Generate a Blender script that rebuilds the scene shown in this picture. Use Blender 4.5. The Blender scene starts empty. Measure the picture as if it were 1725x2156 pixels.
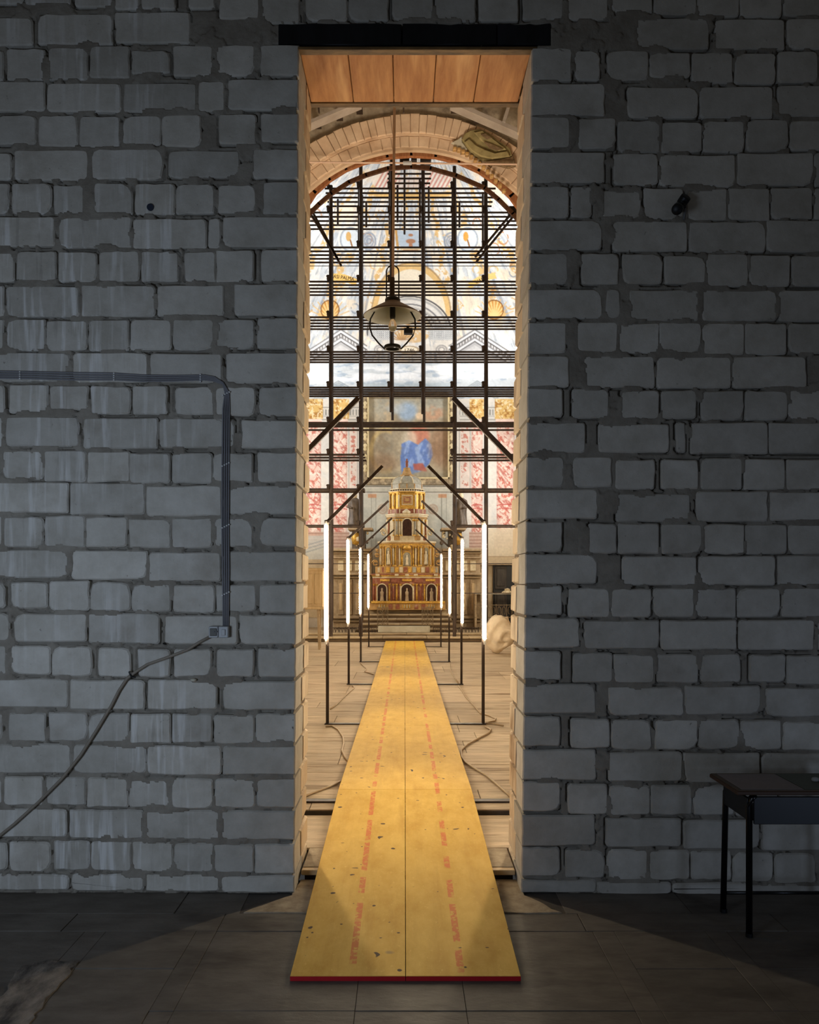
import bpy, bmesh, math, random
import numpy as np
from mathutils import Vector, Matrix

# ------------------------------------------------------------------ camera, world, lights
F = 1725.0            # focal length in pixels of the 1725 x 2156 frame
VX, VY = 852.0, 1222.0   # vanishing point of the nave axis
H = 1.733             # eye height above the dark room's floor
YW = 4.54             # front face of the block wall
YB = 5.12             # its hall side
HF = 0.10             # hall floor level
sc = bpy.context.scene
C = sc.collection
cam = bpy.data.cameras.new('camera'); co = bpy.data.objects.new('camera', cam); C.objects.link(co)
co.location = (0, 0, H); co.rotation_euler = (math.pi / 2, 0, 0)
cam.sensor_fit = 'HORIZONTAL'; cam.sensor_width = 36; cam.lens = 36 * F / 1725
cam.shift_x = (862.5 - VX) / 1725; cam.shift_y = (VY - 1078) / 1725
cam.clip_start = 0.05; cam.clip_end = 100
sc.camera = co
vs = sc.view_settings
vs.view_transform = 'Standard'; vs.look = 'None'; vs.gamma = 1.0; vs.exposure = 0.0
try: vs.use_curve_mapping = False
except Exception: pass
w = bpy.data.worlds.new('world'); sc.world = w; w.use_nodes = True
w.node_tree.nodes['Background'].inputs[0].default_value = (0.96, 0.95, 0.94, 1)
w.node_tree.nodes['Background'].inputs[1].default_value = 0.036

def area(name, loc, target, size, power, col, spread=180, sy=None):
    l = bpy.data.lights.new(name, 'AREA'); l.energy = power; l.color = col; l.size = size
    if sy: l.shape = 'RECTANGLE'; l.size_y = sy
    l.spread = math.radians(spread)
    o = bpy.data.objects.new(name, l); C.objects.link(o); o.location = loc
    o.rotation_euler = (Vector(target) - Vector(loc)).to_track_quat('-Z', 'Y').to_euler()
    return o
# daylight entering the dark room behind the photographer
area('window_daylight', (-2.3, 0.6, 1.3), (-1.9, 4.5, 1.75), 1.0, 27, (0.62, 0.77, 1.0), 130)
area('doorway_daylight', (3.0, 1.6, 0.45), (2.6, 4.5, 0.7), 0.5, 3.2, (0.55, 0.70, 1.0), 120)
# unseen fill lights, added between the scaffolding and the frescoed wall to brighten it
for i, (x, z) in enumerate(((-4.1, 4.6), (4.1, 4.6), (-4.1, 9.0), (4.1, 9.0), (-4.1, 13.0), (4.1, 13.0))):
    area('fresco_fill', (x, 23.6, z), (x * -.25, 26, z + .2), .8, (75, 75, 108, 108, 135, 135)[i], (0.98, 0.98, 1.0), 160)
area('altar_fill_left', (-3.9, 19.6, 3.2), (0.2, 24.8, 1.8), .5, 45, (1.0, 0.86, 0.66), 120)  # unseen pair of lamps added to brighten the altar front
area('altar_fill_right', (3.9, 19.6, 3.2), (0.0, 24.8, 1.8), .5, 45, (1.0, 0.86, 0.66), 120)
area('nave_fill', (0.0, 9.0, 3.6), (0.0, 14, 9.2), 1.2, 190, (1.0, 0.84, 0.66), 150)  # unseen lamp added in mid-nave to brighten the arch stones

# ------------------------------------------------------------------ helpers
rnd = random.Random(7)
def W(px, py, Y): return Vector(((px - VX) / F * Y, Y, H + (VY - py) / F * Y))
def FL(px, py, z=0.0):
    D = (H - z) * F / (py - VY)
    return Vector(((px - VX) / F * D, D, z))

class MB:
    def __init__(s): s.v = []; s.f = []; s.m = []
    def add(s, vs_, fs_, mi=0):
        o = len(s.v); s.v += [tuple(p) for p in vs_]
        for f in fs_: s.f.append([i + o for i in f]); s.m.append(mi)
        return s
    def box(s, x0, x1, y0, y1, z0, z1, mi=0, b=0):
        if b:
            b = min(b, abs(x1-x0)*.45, abs(y1-y0)*.45, abs(z1-z0)*.45)
            bm = bmesh.new(); bmesh.ops.create_cube(bm, size=1)
            for q in bm.verts:
                q.co = Vector(((x0+x1)/2 + q.co.x*(x1-x0), (y0+y1)/2 + q.co.y*(y1-y0), (z0+z1)/2 + q.co.z*(z1-z0)))
            bmesh.ops.bevel(bm, geom=bm.edges[:], offset=b, segments=1, affect='EDGES')
            bm.verts.index_update()
            s.add([q.co for q in bm.verts], [[q.index for q in f.verts] for f in bm.faces], mi); bm.free(); return s
        return s.add([(x0,y0,z0),(x1,y0,z0),(x1,y1,z0),(x0,y1,z0),(x0,y0,z1),(x1,y0,z1),(x1,y1,z1),(x0,y1,z1)],
                     [(0,3,2,1),(4,5,6,7),(0,1,5,4),(1,2,6,5),(2,3,7,6),(3,0,4,7)], mi)
    def tube(s, pts, r, n=8, mi=0, r2=None, cap=True):
        pts = [Vector(p) for p in pts]; rings = []
        for i, p in enumerate(pts):
            a = pts[max(i-1, 0)]; b = pts[min(i+1, len(pts)-1)]
            d = (b - a).normalized()
            u = d.cross(Vector((0.123, 0.31, 0.94) if abs(d.z) < .9 else (0.96, 0.27, 0.0))).normalized(); t = d.cross(u)
            rr = r if r2 is None else r + (r2 - r) * i / (len(pts)-1)
            rings.append([p + (u*math.cos(2*math.pi*k/n) + t*math.sin(2*math.pi*k/n))*rr for k in range(n)])
        vs_ = [q for R in rings for q in R]; fs_ = []
        for i in range(len(rings)-1):
            for k in range(n):
                fs_.append((i*n+k, i*n+(k+1) % n, (i+1)*n+(k+1) % n, (i+1)*n+k))
        if cap: fs_ += [tuple(range(n))[::-1], tuple((len(rings)-1)*n+k for k in range(n))]
        return s.add(vs_, fs_, mi)
    def beam(s, p0, p1, wx, wy, mi=0):        # rectangular bar: wx across (in the XZ plane), wy in depth
        p0 = Vector(p0); p1 = Vector(p1); d = (p1-p0).normalized()
        u = d.cross(Vector((0, 1, 0)))
        u = Vector((1, 0, 0)) if u.length < 1e-3 else u.normalized()
        t = d.cross(u).normalized()
        vs_ = []
        for p in (p0, p1):
            for a, b in ((-1,-1),(1,-1),(1,1),(-1,1)): vs_.append(p + u*a*wx/2 + t*b*wy/2)
        return s.add(vs_, [(3,2,1,0),(4,5,6,7),(0,1,5,4),(1,2,6,5),(2,3,7,6),(3,0,4,7)], mi)
    def lathe(s, c, prof, n=16, mi=0, rot=0, cap=True, mod=None):   # prof: (radius, z) from bottom up, about c
        vs_ = []; fs_ = []
        for r, z in prof:
            for k in range(n):
                a = rot + 2*math.pi*k/n; q = r*(mod(a, z) if mod else 1)
                vs_.append((c[0]+q*math.cos(a), c[1]+q*math.sin(a), c[2]+z))
        for i in range(len(prof)-1):
            for k in range(n): fs_.append((i*n+k, i*n+(k+1) % n, (i+1)*n+(k+1) % n, (i+1)*n+k))
        if cap: fs_ += [tuple(range(n))[::-1], tuple((len(prof)-1)*n+k for k in range(n))]
        return s.add(vs_, fs_, mi)
    def prism(s, poly, y0, y1, mi=0, b=0):      # poly of (x, z), extruded in Y; b: chamfer of the front edge
        n = len(poly); cx = sum(p[0] for p in poly)/n; cz = sum(p[1] for p in poly)/n
        vs_ = []; rings = [(0, y1), (0, y0+b)] + ([(b, y0)] if b else [])
        for ins, y in rings:
            for x, z in poly:
                L = math.hypot(x-cx, z-cz) or 1; k = 1 - ins*1.2/L
                vs_.append((cx+(x-cx)*k, y, cz+(z-cz)*k))
        fs_ = []
        for i in range(len(rings)-1):
            for k in range(n): fs_.append((i*n+k, i*n+(k+1) % n, (i+1)*n+(k+1) % n, (i+1)*n+k))
        fs_ += [tuple(range(n))[::-1], tuple((len(rings)-1)*n+k for k in range(n))]
        return s.add(vs_, fs_, mi)
    def build(s, name, mat, parent=None, smooth=False, fix=True, **tags):
        me = bpy.data.meshes.new(name)
        off = parent_world(parent) if parent else Vector((0, 0, 0))
        vv = [(p[0]-off[0], p[1]-off[1], p[2]-off[2]) for p in s.v]
        org = Vector((0, 0, 0))
        if parent is None and tags.get('center'):
            xs = [p[0] for p in vv]; ys = [p[1] for p in vv]; zs = [p[2] for p in vv]
            org = Vector(((min(xs)+max(xs))/2, (min(ys)+max(ys))/2, min(zs)))
            vv = [(p[0]-org[0], p[1]-org[1], p[2]-org[2]) for p in vv]
        me.from_pydata(vv, [], s.f)
        for mt in (mat if isinstance(mat, (list, tuple)) else [mat]): me.materials.append(mt)
        me.polygons.foreach_set('material_index', s.m)
        if smooth: me.polygons.foreach_set('use_smooth', [True]*len(s.f))
        if fix:
            bm = bmesh.new(); bm.from_mesh(me); bmesh.ops.recalc_face_normals(bm, faces=bm.faces[:]); bm.to_mesh(me); bm.free()
        me.update()
        o = bpy.data.objects.new(name, me); C.objects.link(o); o.location = org
        if parent: o.parent = parent
        for k in ('label', 'category', 'group', 'kind'):
            if tags.get(k): o[k] = tags[k]
        return o
def parent_world(p):
    v = Vector((0, 0, 0))
    while p is not None: v += p.location; p = p.parent
    return v
def thing(name, loc, label, cat, group=None):
    o = bpy.data.objects.new(name, None); C.objects.link(o); o.location = loc; o.empty_display_size = .1
    o['label'] = label; o['category'] = cat
    if group: o['group'] = group
    return o
def copy_tree(o, parent=None):
    c = o.copy(); C.objects.link(c); c.parent = parent
    for ch in list(o.children): copy_tree(ch, c)
    return c

# ------------------------------------------------------------------ materials
def s2l(c): return tuple(((x/255)/12.92 if x/255 <= .04045 else ((x/255+.055)/1.055)**2.4) for x in c)
class NM:
    def __init__(s, name):
        s.m = bpy.data.materials.new(name); s.m.use_nodes = True; s.t = s.m.node_tree; s.b = s.t.nodes['Principled BSDF']
        s.tc = s.t.nodes.new('ShaderNodeTexCoord')
    def n(s, typ, **kw):
        q = s.t.nodes.new(typ)
        for k, v in kw.items(): setattr(q, k, v)
        return q
    def l(s, a, b): s.t.links.new(a, b)
    def noise(s, scale, detail=4, rough=.6, stretch=(1, 1, 1), vec=None):
        mp = s.n('ShaderNodeMapping'); mp.inputs['Scale'].default_value = stretch
        s.l(vec or s.tc.outputs['Object'], mp.inputs['Vector'])
        q = s.n('ShaderNodeTexNoise'); q.inputs['Scale'].default_value = scale; q.inputs['Detail'].default_value = detail
        q.inputs['Roughness'].default_value = rough; s.l(mp.outputs[0], q.inputs['Vector']); return q.outputs['Fac']
    def ramp(s, fac, a, b):
        q = s.n('ShaderNodeMapRange'); q.inputs[1].default_value = a; q.inputs[2].default_value = b
        s.l(fac, q.inputs[0]); return q.outputs[0]
    def math(s, op, a, b=None):
        q = s.n('ShaderNodeMath', operation=op)
        for i, x in enumerate((a, b)):
            if x is None: continue
            if isinstance(x, (int, float)): q.inputs[i].default_value = x
            else: s.l(x, q.inputs[i])
        return q.outputs[0]
    def mix(s, fac, a, b, mode='MIX'):
        q = s.n('ShaderNodeMix', data_type='RGBA', blend_type=mode)
        for i, x in ((0, fac), (6, a), (7, b)):
            if isinstance(x, (int, float)): q.inputs[i].default_value = x
            elif isinstance(x, tuple): q.inputs[i].default_value = (*x[:3], 1)
            else: s.l(x, q.inputs[i])
        return q.outputs[2]
    def color(s, c):
        if isinstance(c, tuple): s.b.inputs['Base Color'].default_value = (*c[:3], 1)
        else: s.l(c, s.b.inputs['Base Color'])
    def bump(s, h, strength=.4, dist=.01):
        q = s.n('ShaderNodeBump'); q.inputs['Strength'].default_value = strength; q.inputs['Distance'].default_value = dist
        s.l(h, q.inputs['Height']); s.l(q.outputs[0], s.b.inputs['Normal'])
    def set(s, rough=.8, metal=0, spec=.3):
        s.b.inputs['Roughness'].default_value = rough; s.b.inputs['Metallic'].default_value = metal
        s.b.inputs['Specular IOR Level'].default_value = spec; return s
def mottled(name, c1, c2, scale=6, stretch=(1,1,1), rough=.8, metal=0, bump=.3, bscale=None, rand=0, spec=.3, c3=None):
    k = NM(name); k.set(rough, metal, spec)
    f = k.ramp(k.noise(scale, 6, .65, stretch), .35, .65)
    col = k.mix(f, s2l(c1), s2l(c2))
    if c3: col = k.mix(k.ramp(k.noise(scale*.37, 4, .6, stretch), .55, .68), col, s2l(c3))
    if rand:
        oi = k.n('ShaderNodeObjectInfo'); r = k.ramp(oi.outputs['Random'], 0, 1)
        q = k.n('ShaderNodeMapRange'); q.inputs[3].default_value = 1-rand; q.inputs[4].default_value = 1+rand; k.l(oi.outputs['Random'], q.inputs[0])
        hs = k.n('ShaderNodeHueSaturation'); k.l(q.outputs[0], hs.inputs['Value']); k.l(col, hs.inputs['Color']); col = hs.outputs[0]
    k.color(col)
    if bump: k.bump(k.noise(bscale or scale*4, 6, .7, stretch), bump, .01)
    return k.m
def plain(name, c, rough=.6, metal=0, spec=.4):
    k = NM(name); k.set(rough, metal, spec); 
    k.color(k.mix(k.noise(14, 3), tuple(x*.85 for x in s2l(c)), tuple(min(1, x*1.12) for x in s2l(c)))); return k.m

def stone_mat():
    k = NM('limestone_blocks'); k.set(.92, 0, .15)
    geo = k.n('ShaderNodeNewGeometry').outputs['Position']
    f = k.ramp(k.noise(5, 6, .7, vec=geo), .3, .7)
    col = k.mix(f, s2l((176, 170, 158)), s2l((203, 198, 188)))
    oi = k.n('ShaderNodeObjectInfo')
    q = k.n('ShaderNodeMapRange'); q.inputs[3].default_value = .86; q.inputs[4].default_value = 1.08; k.l(oi.outputs['Random'], q.inputs[0])
    hs = k.n('ShaderNodeHueSaturation'); k.l(q.outputs[0], hs.inputs['Value']); k.l(col, hs.inputs['Color'])
    col = hs.outputs[0]
    # brown-grey stains, then the whitish run-off streaks on the left of the wall
    col = k.mix(k.math('MULTIPLY', k.ramp(k.noise(3.1, 5, .6, vec=geo), .56, .72), .35), col, s2l((136, 124, 110)))
    sp = k.n('ShaderNodeSeparateXYZ'); k.l(geo, sp.inputs[0])
    reg = k.math('MULTIPLY', k.ramp(sp.outputs[0], -1.05, -1.3), k.ramp(k.noise(1.3, 2, .5, vec=geo), .38, .62))
    st = k.ramp(k.noise(22, 3, .6, (1, 1, .07), vec=geo), .52, .64)
    col = k.mix(k.math('MULTIPLY', k.math('MULTIPLY', reg, st), .6), col, s2l((236, 234, 230)))
    dk = k.ramp(k.noise(30, 3, .6, (1, 1, .1), vec=geo), .58, .7)
    col = k.mix(k.math('MULTIPLY', k.math('MULTIPLY', reg, dk), .3), col, s2l((120, 112, 104)))
    pit = k.ramp(k.noise(38, 3, .5, vec=geo), .28, .2)
    col = k.mix(k.math('MULTIPLY', pit, .5), col, s2l((90, 82, 72)))
    k.color(col)
    h = k.math('ADD', k.math('MULTIPLY', k.noise(60, 6, .75, vec=geo), .35), k.noise(9, 5, .6, vec=geo))
    k.bump(h, .55, .012); return k.m
M = {}
M['stone'] = stone_mat()
M['mortar'] = mottled('mortar', (132, 124, 112), (154, 147, 135), 7, bump=.8, bscale=45, rough=.95)
M['jamb_stone'] = mottled('jamb_limestone', (210, 188, 158), (230, 211, 182), 6, (1, 1, .5), bump=1.0, bscale=22, rough=.92, rand=.07, c3=(160, 132, 102))
M['core'] = mottled('rubble_core', (110, 96, 80), (140, 124, 104), 9, bump=.8, rough=.95)
M['black_steel'] = mottled('blackened_steel', (10, 11, 13), (24, 25, 28), 8, (1, 1, .3), rough=.55, bump=.3, spec=.3, c3=(34, 34, 40))
M['rust_rail'] = mottled('aged_rail', (78, 58, 34), (128, 98, 58), 20, (.3, 1, 1), rough=.6, bump=.3)
M['soffit'] = mottled('terracotta_soffit', (168, 112, 68), (204, 150, 98), 5, (3, .35, 1), rough=.75, bump=.2, rand=.08, c3=(220, 172, 120))
M['darkfloor'] = mottled('dark_floor', (92, 86, 78), (112, 106, 98), 4, (1, 2.2, 1), rough=.7, bump=.35, bscale=14, rand=.06, c3=(78, 72, 66))
M['patch'] = mottled('broken_patch', (70, 66, 62), (150, 140, 128), 11, (1, .5, 1), rough=.9, bump=1.0, bscale=30)
M['screed'] = mottled('floor_joint', (74, 69, 64), (90, 84, 78), 8, rough=.9)
M['lightstone'] = mottled('threshold_stone', (150, 134, 112), (184, 168, 142), 9, rough=.85, bump=.7, bscale=30, c3=(120, 102, 82))
M['hallfloor'] = mottled('hall_floor', (172, 153, 128), (208, 188, 160), 5, (.5, 3.5, 1), rough=.8, bump=.7, bscale=11, rand=.1, c3=(138, 116, 90))
M['plaster'] = mottled('warm_plaster', (190, 176, 156), (210, 198, 180), 2, rough=.9, bump=.2)
M['iron'] = mottled('dark_iron', (44, 34, 27), (72, 56, 44), 9, (1, 1, .4), rough=.6, bump=.2, spec=.4)
M['lightiron'] = mottled('dusty_iron', (110, 94, 72), (136, 118, 92), 9, rough=.7, bump=0)
M['wood'] = mottled('centering_wood', (160, 100, 60), (196, 134, 90), 6, (3, 1, 1), rough=.75, bump=.3)
M['darkwood'] = mottled('old_timber', (104, 68, 46), (134, 94, 66), 6, (2, 1, 1), rough=.75, bump=.3)
M['voussoir'] = mottled('arch_stone', (194, 166, 138), (216, 192, 164), 3, rough=.9, bump=.4, bscale=12, rand=.06, c3=(178, 146, 116))
M['rubble'] = mottled('arch_rubble', (134, 122, 104), (164, 152, 132), 7, rough=.95, bump=1, bscale=12, c3=(100, 88, 74))
M['roofslab'] = mottled('roof_slab', (150, 140, 130), (168, 158, 148), 3, rough=.9, bump=.1)
M['gold'] = mottled('gilding', (176, 132, 52), (226, 182, 88), 22, rough=.38, metal=.45, bump=.5, bscale=60)
M['cream'] = mottled('cream_marble', (196, 178, 140), (222, 208, 174), 12, rough=.45, bump=.15)
M['ochre'] = mottled('ochre_marble', (160, 122, 70), (192, 154, 96), 14, rough=.45, bump=.15)
M['redmarble'] = mottled('red_marble', (128, 70, 48), (160, 100, 72), 16, rough=.4, bump=.1, c3=(180, 140, 110))
M['greymarble'] = mottled('grey_marble', (150, 146, 128), (180, 176, 158), 14, rough=.4, bump=.1)
M['nichedark'] = mottled('niche_dark', (48, 30, 20), (78, 48, 34), 14, rough=.6, bump=.2)
M['blackstone'] = mottled('dark_statue', (66, 56, 46), (112, 98, 82), 8, (1, 1, .4), rough=.5, bump=.5, bscale=14)
M['altarstone'] = mottled('altar_stone', (158, 136, 106), (184, 163, 132), 8, rough=.8, bump=.4)
M['stepstone'] = mottled('step_stone', (156, 136, 106), (186, 166, 134), 5, (.4, 1, 1), rough=.8, bump=.3)
M['stepdark'] = mottled('step_painted_shade', (84, 66, 46), (104, 84, 60), 5, rough=.8)  # darker step stone for risers and step body; shade put into the colour
M['whitebase'] = mottled('pale_slab', (186, 180, 160), (204, 198, 180), 5, rough=.6, bump=.1)
M['rock'] = mottled('carved_fragment', (222, 204, 176), (240, 224, 198), 5, rough=.9, bump=.8, bscale=14)
M['furniture'] = mottled('painted_wood', (190, 162, 118), (210, 184, 142), 6, (2, 1, .4), rough=.6, bump=.2)
M['doorwood'] = mottled('dark_door', (58, 52, 46), (78, 72, 64), 6, (2, 1, .4), rough=.6, bump=.2)
M['rednode'] = plain('red_edge', (196, 26, 36), .6)
M['cable'] = plain('grey_cable', (122, 121, 124), .6)
M['lightcable'] = plain('pale_cable', (176, 152, 118), .6)
M['loosecable'] = plain('loose_grey_cable', (136, 126, 112), .6)
M['clip'] = plain('pale_clip', (210, 210, 208), .6)
M['plasticwhite'] = plain('grey_white_plastic', (165, 166, 166), .45)
M['brownsocket'] = plain('dark_socket', (70, 66, 56), .5)
M['black'] = plain('black_plastic', (12, 12, 13), .45)
M['blackpaint'] = plain('black_painted_tube', (10, 10, 12), .28, 0, .5)
M['blueblack'] = plain('blue_plug', (42, 50, 66), .5)
M['desktop'] = plain('desk_laminate', (94, 78, 60), .5)
M['deskedge'] = plain('desk_wood_edge', (72, 50, 34), .6)
M['paper'] = plain('grey_paper', (150, 142, 142), .7)
M['greensheet'] = plain('green_sheet', (84, 90, 76), .5)
M['lampshade'] = mottled('lampshade_enamel', (86, 72, 56), (116, 98, 76), 8, rough=.45, bump=.1, spec=.5)
M['lampinside'] = plain('lampshade_inside', (92, 88, 58), .5)
M['roditem'] = plain('pale_rod', (200, 170, 148), .5)
M['canvasgreen'] = mottled('olive_drapery', (128, 116, 76), (166, 152, 106), 5, rough=.85, bump=.3, c3=(104, 98, 74))
M['canvasdark'] = mottled('dark_fringe', (96, 78, 56), (134, 112, 84), 16, rough=.85, bump=.3)

def emit(name, col, strength):
    k = NM(name); k.b.inputs['Emission Color'].default_value = (*col, 1); k.b.inputs['Emission Strength'].default_value = strength
    k.color(tuple(col)); return k.m
M['tube'] = emit('lit_tube', (1.0, .85, .62), 165)
def glass():
    k = NM('bulb_glass'); k.set(.05); k.b.inputs['Transmission Weight'].default_value = .85; k.color((.9, .86, .74)); return k.m
M['glass'] = glass()
def vcol(name, rough=.85, spec=.2):
    k = NM(name); k.set(rough, 0, spec); a = k.n('ShaderNodeVertexColor', layer_name='paint')
    k.color(k.mix(k.math('MULTIPLY', k.noise(9, 5), .22), a.outputs[0], (.60, .58, .55), 'MULTIPLY')); return k.m
M['fresco'] = vcol('fresco_paint'); M['canvas'] = vcol('oil_paint', .5, .35)
def board():
    k = NM('yellow_formwork_panel'); k.set(.72, 0, .2)
    geo = k.n('ShaderNodeNewGeometry').outputs['Position']
    sp = k.n('ShaderNodeSeparateXYZ'); k.l(geo, sp.inputs[0])
    col = k.mix(k.ramp(k.noise(7, 6, .7, (1, .5, 1), vec=geo), .3, .7), s2l((200, 156, 56)), s2l((224, 186, 90)))
    col = k.mix(k.math('MULTIPLY', k.ramp(k.noise(3, 5, .7, (3, .3, 1), vec=geo), .5, .7), .35), col, s2l((178, 132, 44)))
    col = k.mix(k.math('MULTIPLY', k.ramp(k.noise(55, 4, .6, (1, .5, 1), vec=geo), .62, .7), .5), col, s2l((230, 196, 100)))
    ax = k.math('ABSOLUTE', k.math('SUBTRACT', k.math('ABSOLUTE', k.math('SUBTRACT', sp.outputs[0], .008)), .238))
    line = k.math('LESS_THAN', ax, .016)
    dash = k.ramp(k.noise(5.5, 2, .4, (.2, 1, .2), vec=geo), .44, .47)
    wear = k.ramp(k.noise(40, 3, .6, vec=geo), .38, .5)
    fac = k.math('MULTIPLY', k.math('MULTIPLY', line, dash), k.math('MULTIPLY', wear, .68))
    col = k.mix(fac, col, s2l((204, 84, 54)))
    spot = k.ramp(k.noise(4.2, 2, .4, (1, 1.0, 1), vec=geo), .74, .76)
    col = k.mix(k.math('MULTIPLY', spot, .55), col, s2l((120, 104, 84)))
    nail = k.ramp(k.noise(21, 0, .3, vec=geo), .81, .83)
    col = k.mix(nail, col, s2l((70, 50, 30)))
    k.color(col); k.bump(k.noise(30, 5, .6, vec=geo), .15, .005); return k.m
M['board'] = board()
# ------------------------------------------------------------------ the block wall (each block its own piece)
Z = 640/1725.0
def row(side, off, items):
    out = []
    for x0, x1, y0, y1 in items: out.append(((0 if side == 'L' else 1085)+x0*Z, (0 if side == 'L' else 1085)+x1*Z, off+y0*Z, off+y1*Z))
    return out
ROWS = []
def L(off, *it): ROWS.append(row('L', off, it))
def R(off, *it): ROWS.append(row('R', off, it))
L(0, (-60,130,-70,20),(140,400,-70,22),(420,640,-70,38),(650,790,-70,50),(800,995,-70,48),(1070,1225,-70,45),(1245,1470,-70,105),(1485,1705,-70,128))
L(0, (-300,185,100,255),(212,638,75,248),(650,1080,65,240))
L(0, (-220,18,285,455),(35,255,272,450),(270,498,265,448),(508,735,258,440),(745,968,285,415),(980,1208,255,430),(1222,1445,252,428),(1478,1692,252,428))
L(0, (-250,255,462,630),(265,685,470,632),(700,1115,468,630),(1125,1278,460,632),(1292,1692,445,620))
L(0, (-260,-30,652,818),(-20,205,652,818),(215,440,652,828),(450,682,658,835),(692,912,655,820),(920,1142,650,830),(1238,1455,645,818),(1480,1692,640,805))
L(0, (-350,62,865,1015),(78,500,848,1020),(520,925,845,1015),(955,1360,850,1005),(1430,1692,842,1010))
L(370, (-170,50,40,215),(62,290,40,215),(300,480,50,220),(530,750,38,215),(765,990,42,218),(1000,1218,45,215),(1235,1455,50,210),(1490,1690,32,215))
L(370, (-200,312,230,400),(328,745,230,405),(752,1172,240,408),(1180,1252,235,408),(1265,1690,230,402))
L(370, (-140,80,425,598),(90,318,425,595),(328,550,430,598),(560,790,425,600),(800,1015,428,598),(1045,1222,428,598),(1228,1440,420,598),(1482,1685,418,600))
L(370, (-300,22,622,795),(30,448,625,798),(460,880,618,795),(892,1270,620,795),(1330,1685,612,790))
L(370, (-220,20,815,985),(32,255,812,990),(262,495,820,990),(500,732,815,992),(740,972,815,988),(980,1212,812,990),(1218,1445,812,980),(1458,1685,805,978))
L(740, (-120,400,5,170),(412,838,5,172),(850,1262,10,175),(1280,1680,5,180))
L(740, (-180,25,190,350),(48,272,185,350),(280,502,192,330),(512,740,195,355),(750,948,192,358),(992,1215,200,358),(1222,1450,200,365),(1470,1680,200,365))
L(740, (-390,15,370,545),(30,448,370,540),(470,893,375,548),(905,1330,378,545),(1370,1680,388,548))
L(740, (-220,0,560,725),(10,248,560,725),(250,490,560,738),(495,735,568,740),(735,968,575,750),(972,1205,575,748),(1208,1435,575,740),(1462,1680,572,742))
L(740, (-100,388,740,915),(395,822,745,925),(830,1258,760,935),(1262,1680,760,925))
L(740, (-200,12,935,1105),(20,248,935,1110),(250,482,930,1110),(485,722,940,1110),(730,968,950,1115),(975,1205,945,1115),(1215,1435,945,1110),(1475,1680,945,1105))
L(1140, (-100,390,45,205),(405,838,50,215),(842,1255,60,228),(1265,1680,55,228))
L(1140, (-200,25,225,375),(60,270,232,380),(275,505,222,395),(512,740,230,395),(745,970,240,400),(980,1220,245,405),(1225,1455,245,400),(1470,1680,242,405))
L(1140, (-300,55,410,565),(78,492,408,570),(500,905,408,580),(935,1350,420,585),(1358,1680,418,585))
L(1140, (-200,35,590,755),(60,285,592,755),(292,520,597,765),(555,740,600,768),(780,965,610,770),(985,1200,610,770),(1230,1442,612,770),(1465,1678,608,772))
L(1140, (-200,388,780,940),(395,820,785,955),(835,1230,785,955),(1265,1675,795,958))
L(1140, (-200,10,980,1130),(48,260,975,1135),(275,498,970,1135),(500,732,975,1140),(738,968,978,1145),(975,1205,978,1145),(1212,1445,985,1150),(1450,1675,978,1145))
L(1500, (-200,402,180,345),(410,828,185,350),(835,1255,190,355),(1265,1675,192,355))
L(1500, (-200,12,370,520),(20,245,365,528),(255,485,368,528),(492,725,372,538),(730,962,378,540),(975,1210,375,545),(1215,1448,378,542),(1455,1672,375,540))
L(1500, (-200,380,548,712),(390,812,555,718),(825,1245,558,725),(1252,1670,560,725))
L(1500, (-200,40,740,900),(50,285,735,905),(305,510,730,895),(515,745,732,900),(750,980,738,905),(985,1212,742,905),(1215,1442,748,910),(1446,1668,748,915))
L(1500, (-200,390,922,1010),(402,818,920,1015),(825,1245,925,1018),(1255,1665,928,1022))
R(0, (-1190,-955,-70,116),(-944,-718,-70,115),(-699,-466,-70,115),(-453,-222,-70,115),(-207,20,-70,118),(45,275,-70,108),(300,530,-70,108),(542,782,-70,70),(790,1030,-70,82),(1035,1275,-70,90),(1282,1518,-70,95),(1525,1760,-70,92))
R(0, (685,1105,98,275),(1135,1532,105,278),(1545,1900,100,275))
R(0, (95,325,272,458),(338,485,282,452),(525,758,285,455),(765,998,295,435),(1005,1240,295,470),(1248,1480,298,472),(1495,1720,290,465),(1735,1900,290,465))
R(0, (92,510,472,655),(640,1040,490,668),(1052,1465,488,668),(1492,1900,480,658))
R(0, (90,312,660,840),(358,572,668,842),(585,825,680,862),(832,1062,690,862),(1070,1305,682,862),(1315,1555,678,860),(1562,1800,680,850))
R(0, (85,510,862,1035),(558,812,870,1048),(822,1252,875,1055),(1265,1695,865,1050),(1702,1900,860,1055))
R(370, (85,308,58,235),(318,438,58,235),(498,720,78,240),(732,958,68,245),(975,1205,72,248),(1212,1445,70,250),(1455,1690,65,242),(1700,1900,70,245))
R(370, (80,495,248,418),(555,980,255,425),(992,1425,258,432),(1432,1850,250,430))
R(370, (78,300,438,612),(378,590,440,615),(612,838,442,612),(850,1082,452,612),(1088,1325,442,628),(1332,1565,448,628),(1572,1800,450,625))
R(370, (75,495,640,808),(518,600,640,812),(650,1045,645,818),(1062,1490,648,822),(1498,1900,645,825))
R(370, (75,290,832,1008),(352,582,830,1000),(585,820,835,1008),(822,1058,832,1008),(1068,1302,835,1015),(1308,1545,835,1015),(1555,1800,838,1008))
R(740, (70,308,22,200),(395,795,22,205),(808,1228,28,205),(1238,1655,25,205))
R(740, (65,270,208,375),(325,532,212,380),(600,820,218,382),(832,1030,220,382),(1058,1300,222,392),(1308,1548,222,388),(1555,1800,215,388))
R(740, (62,400,402,575),(475,875,410,572),(915,968,400,572),(1000,1435,402,578),(1445,1900,402,578))
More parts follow.
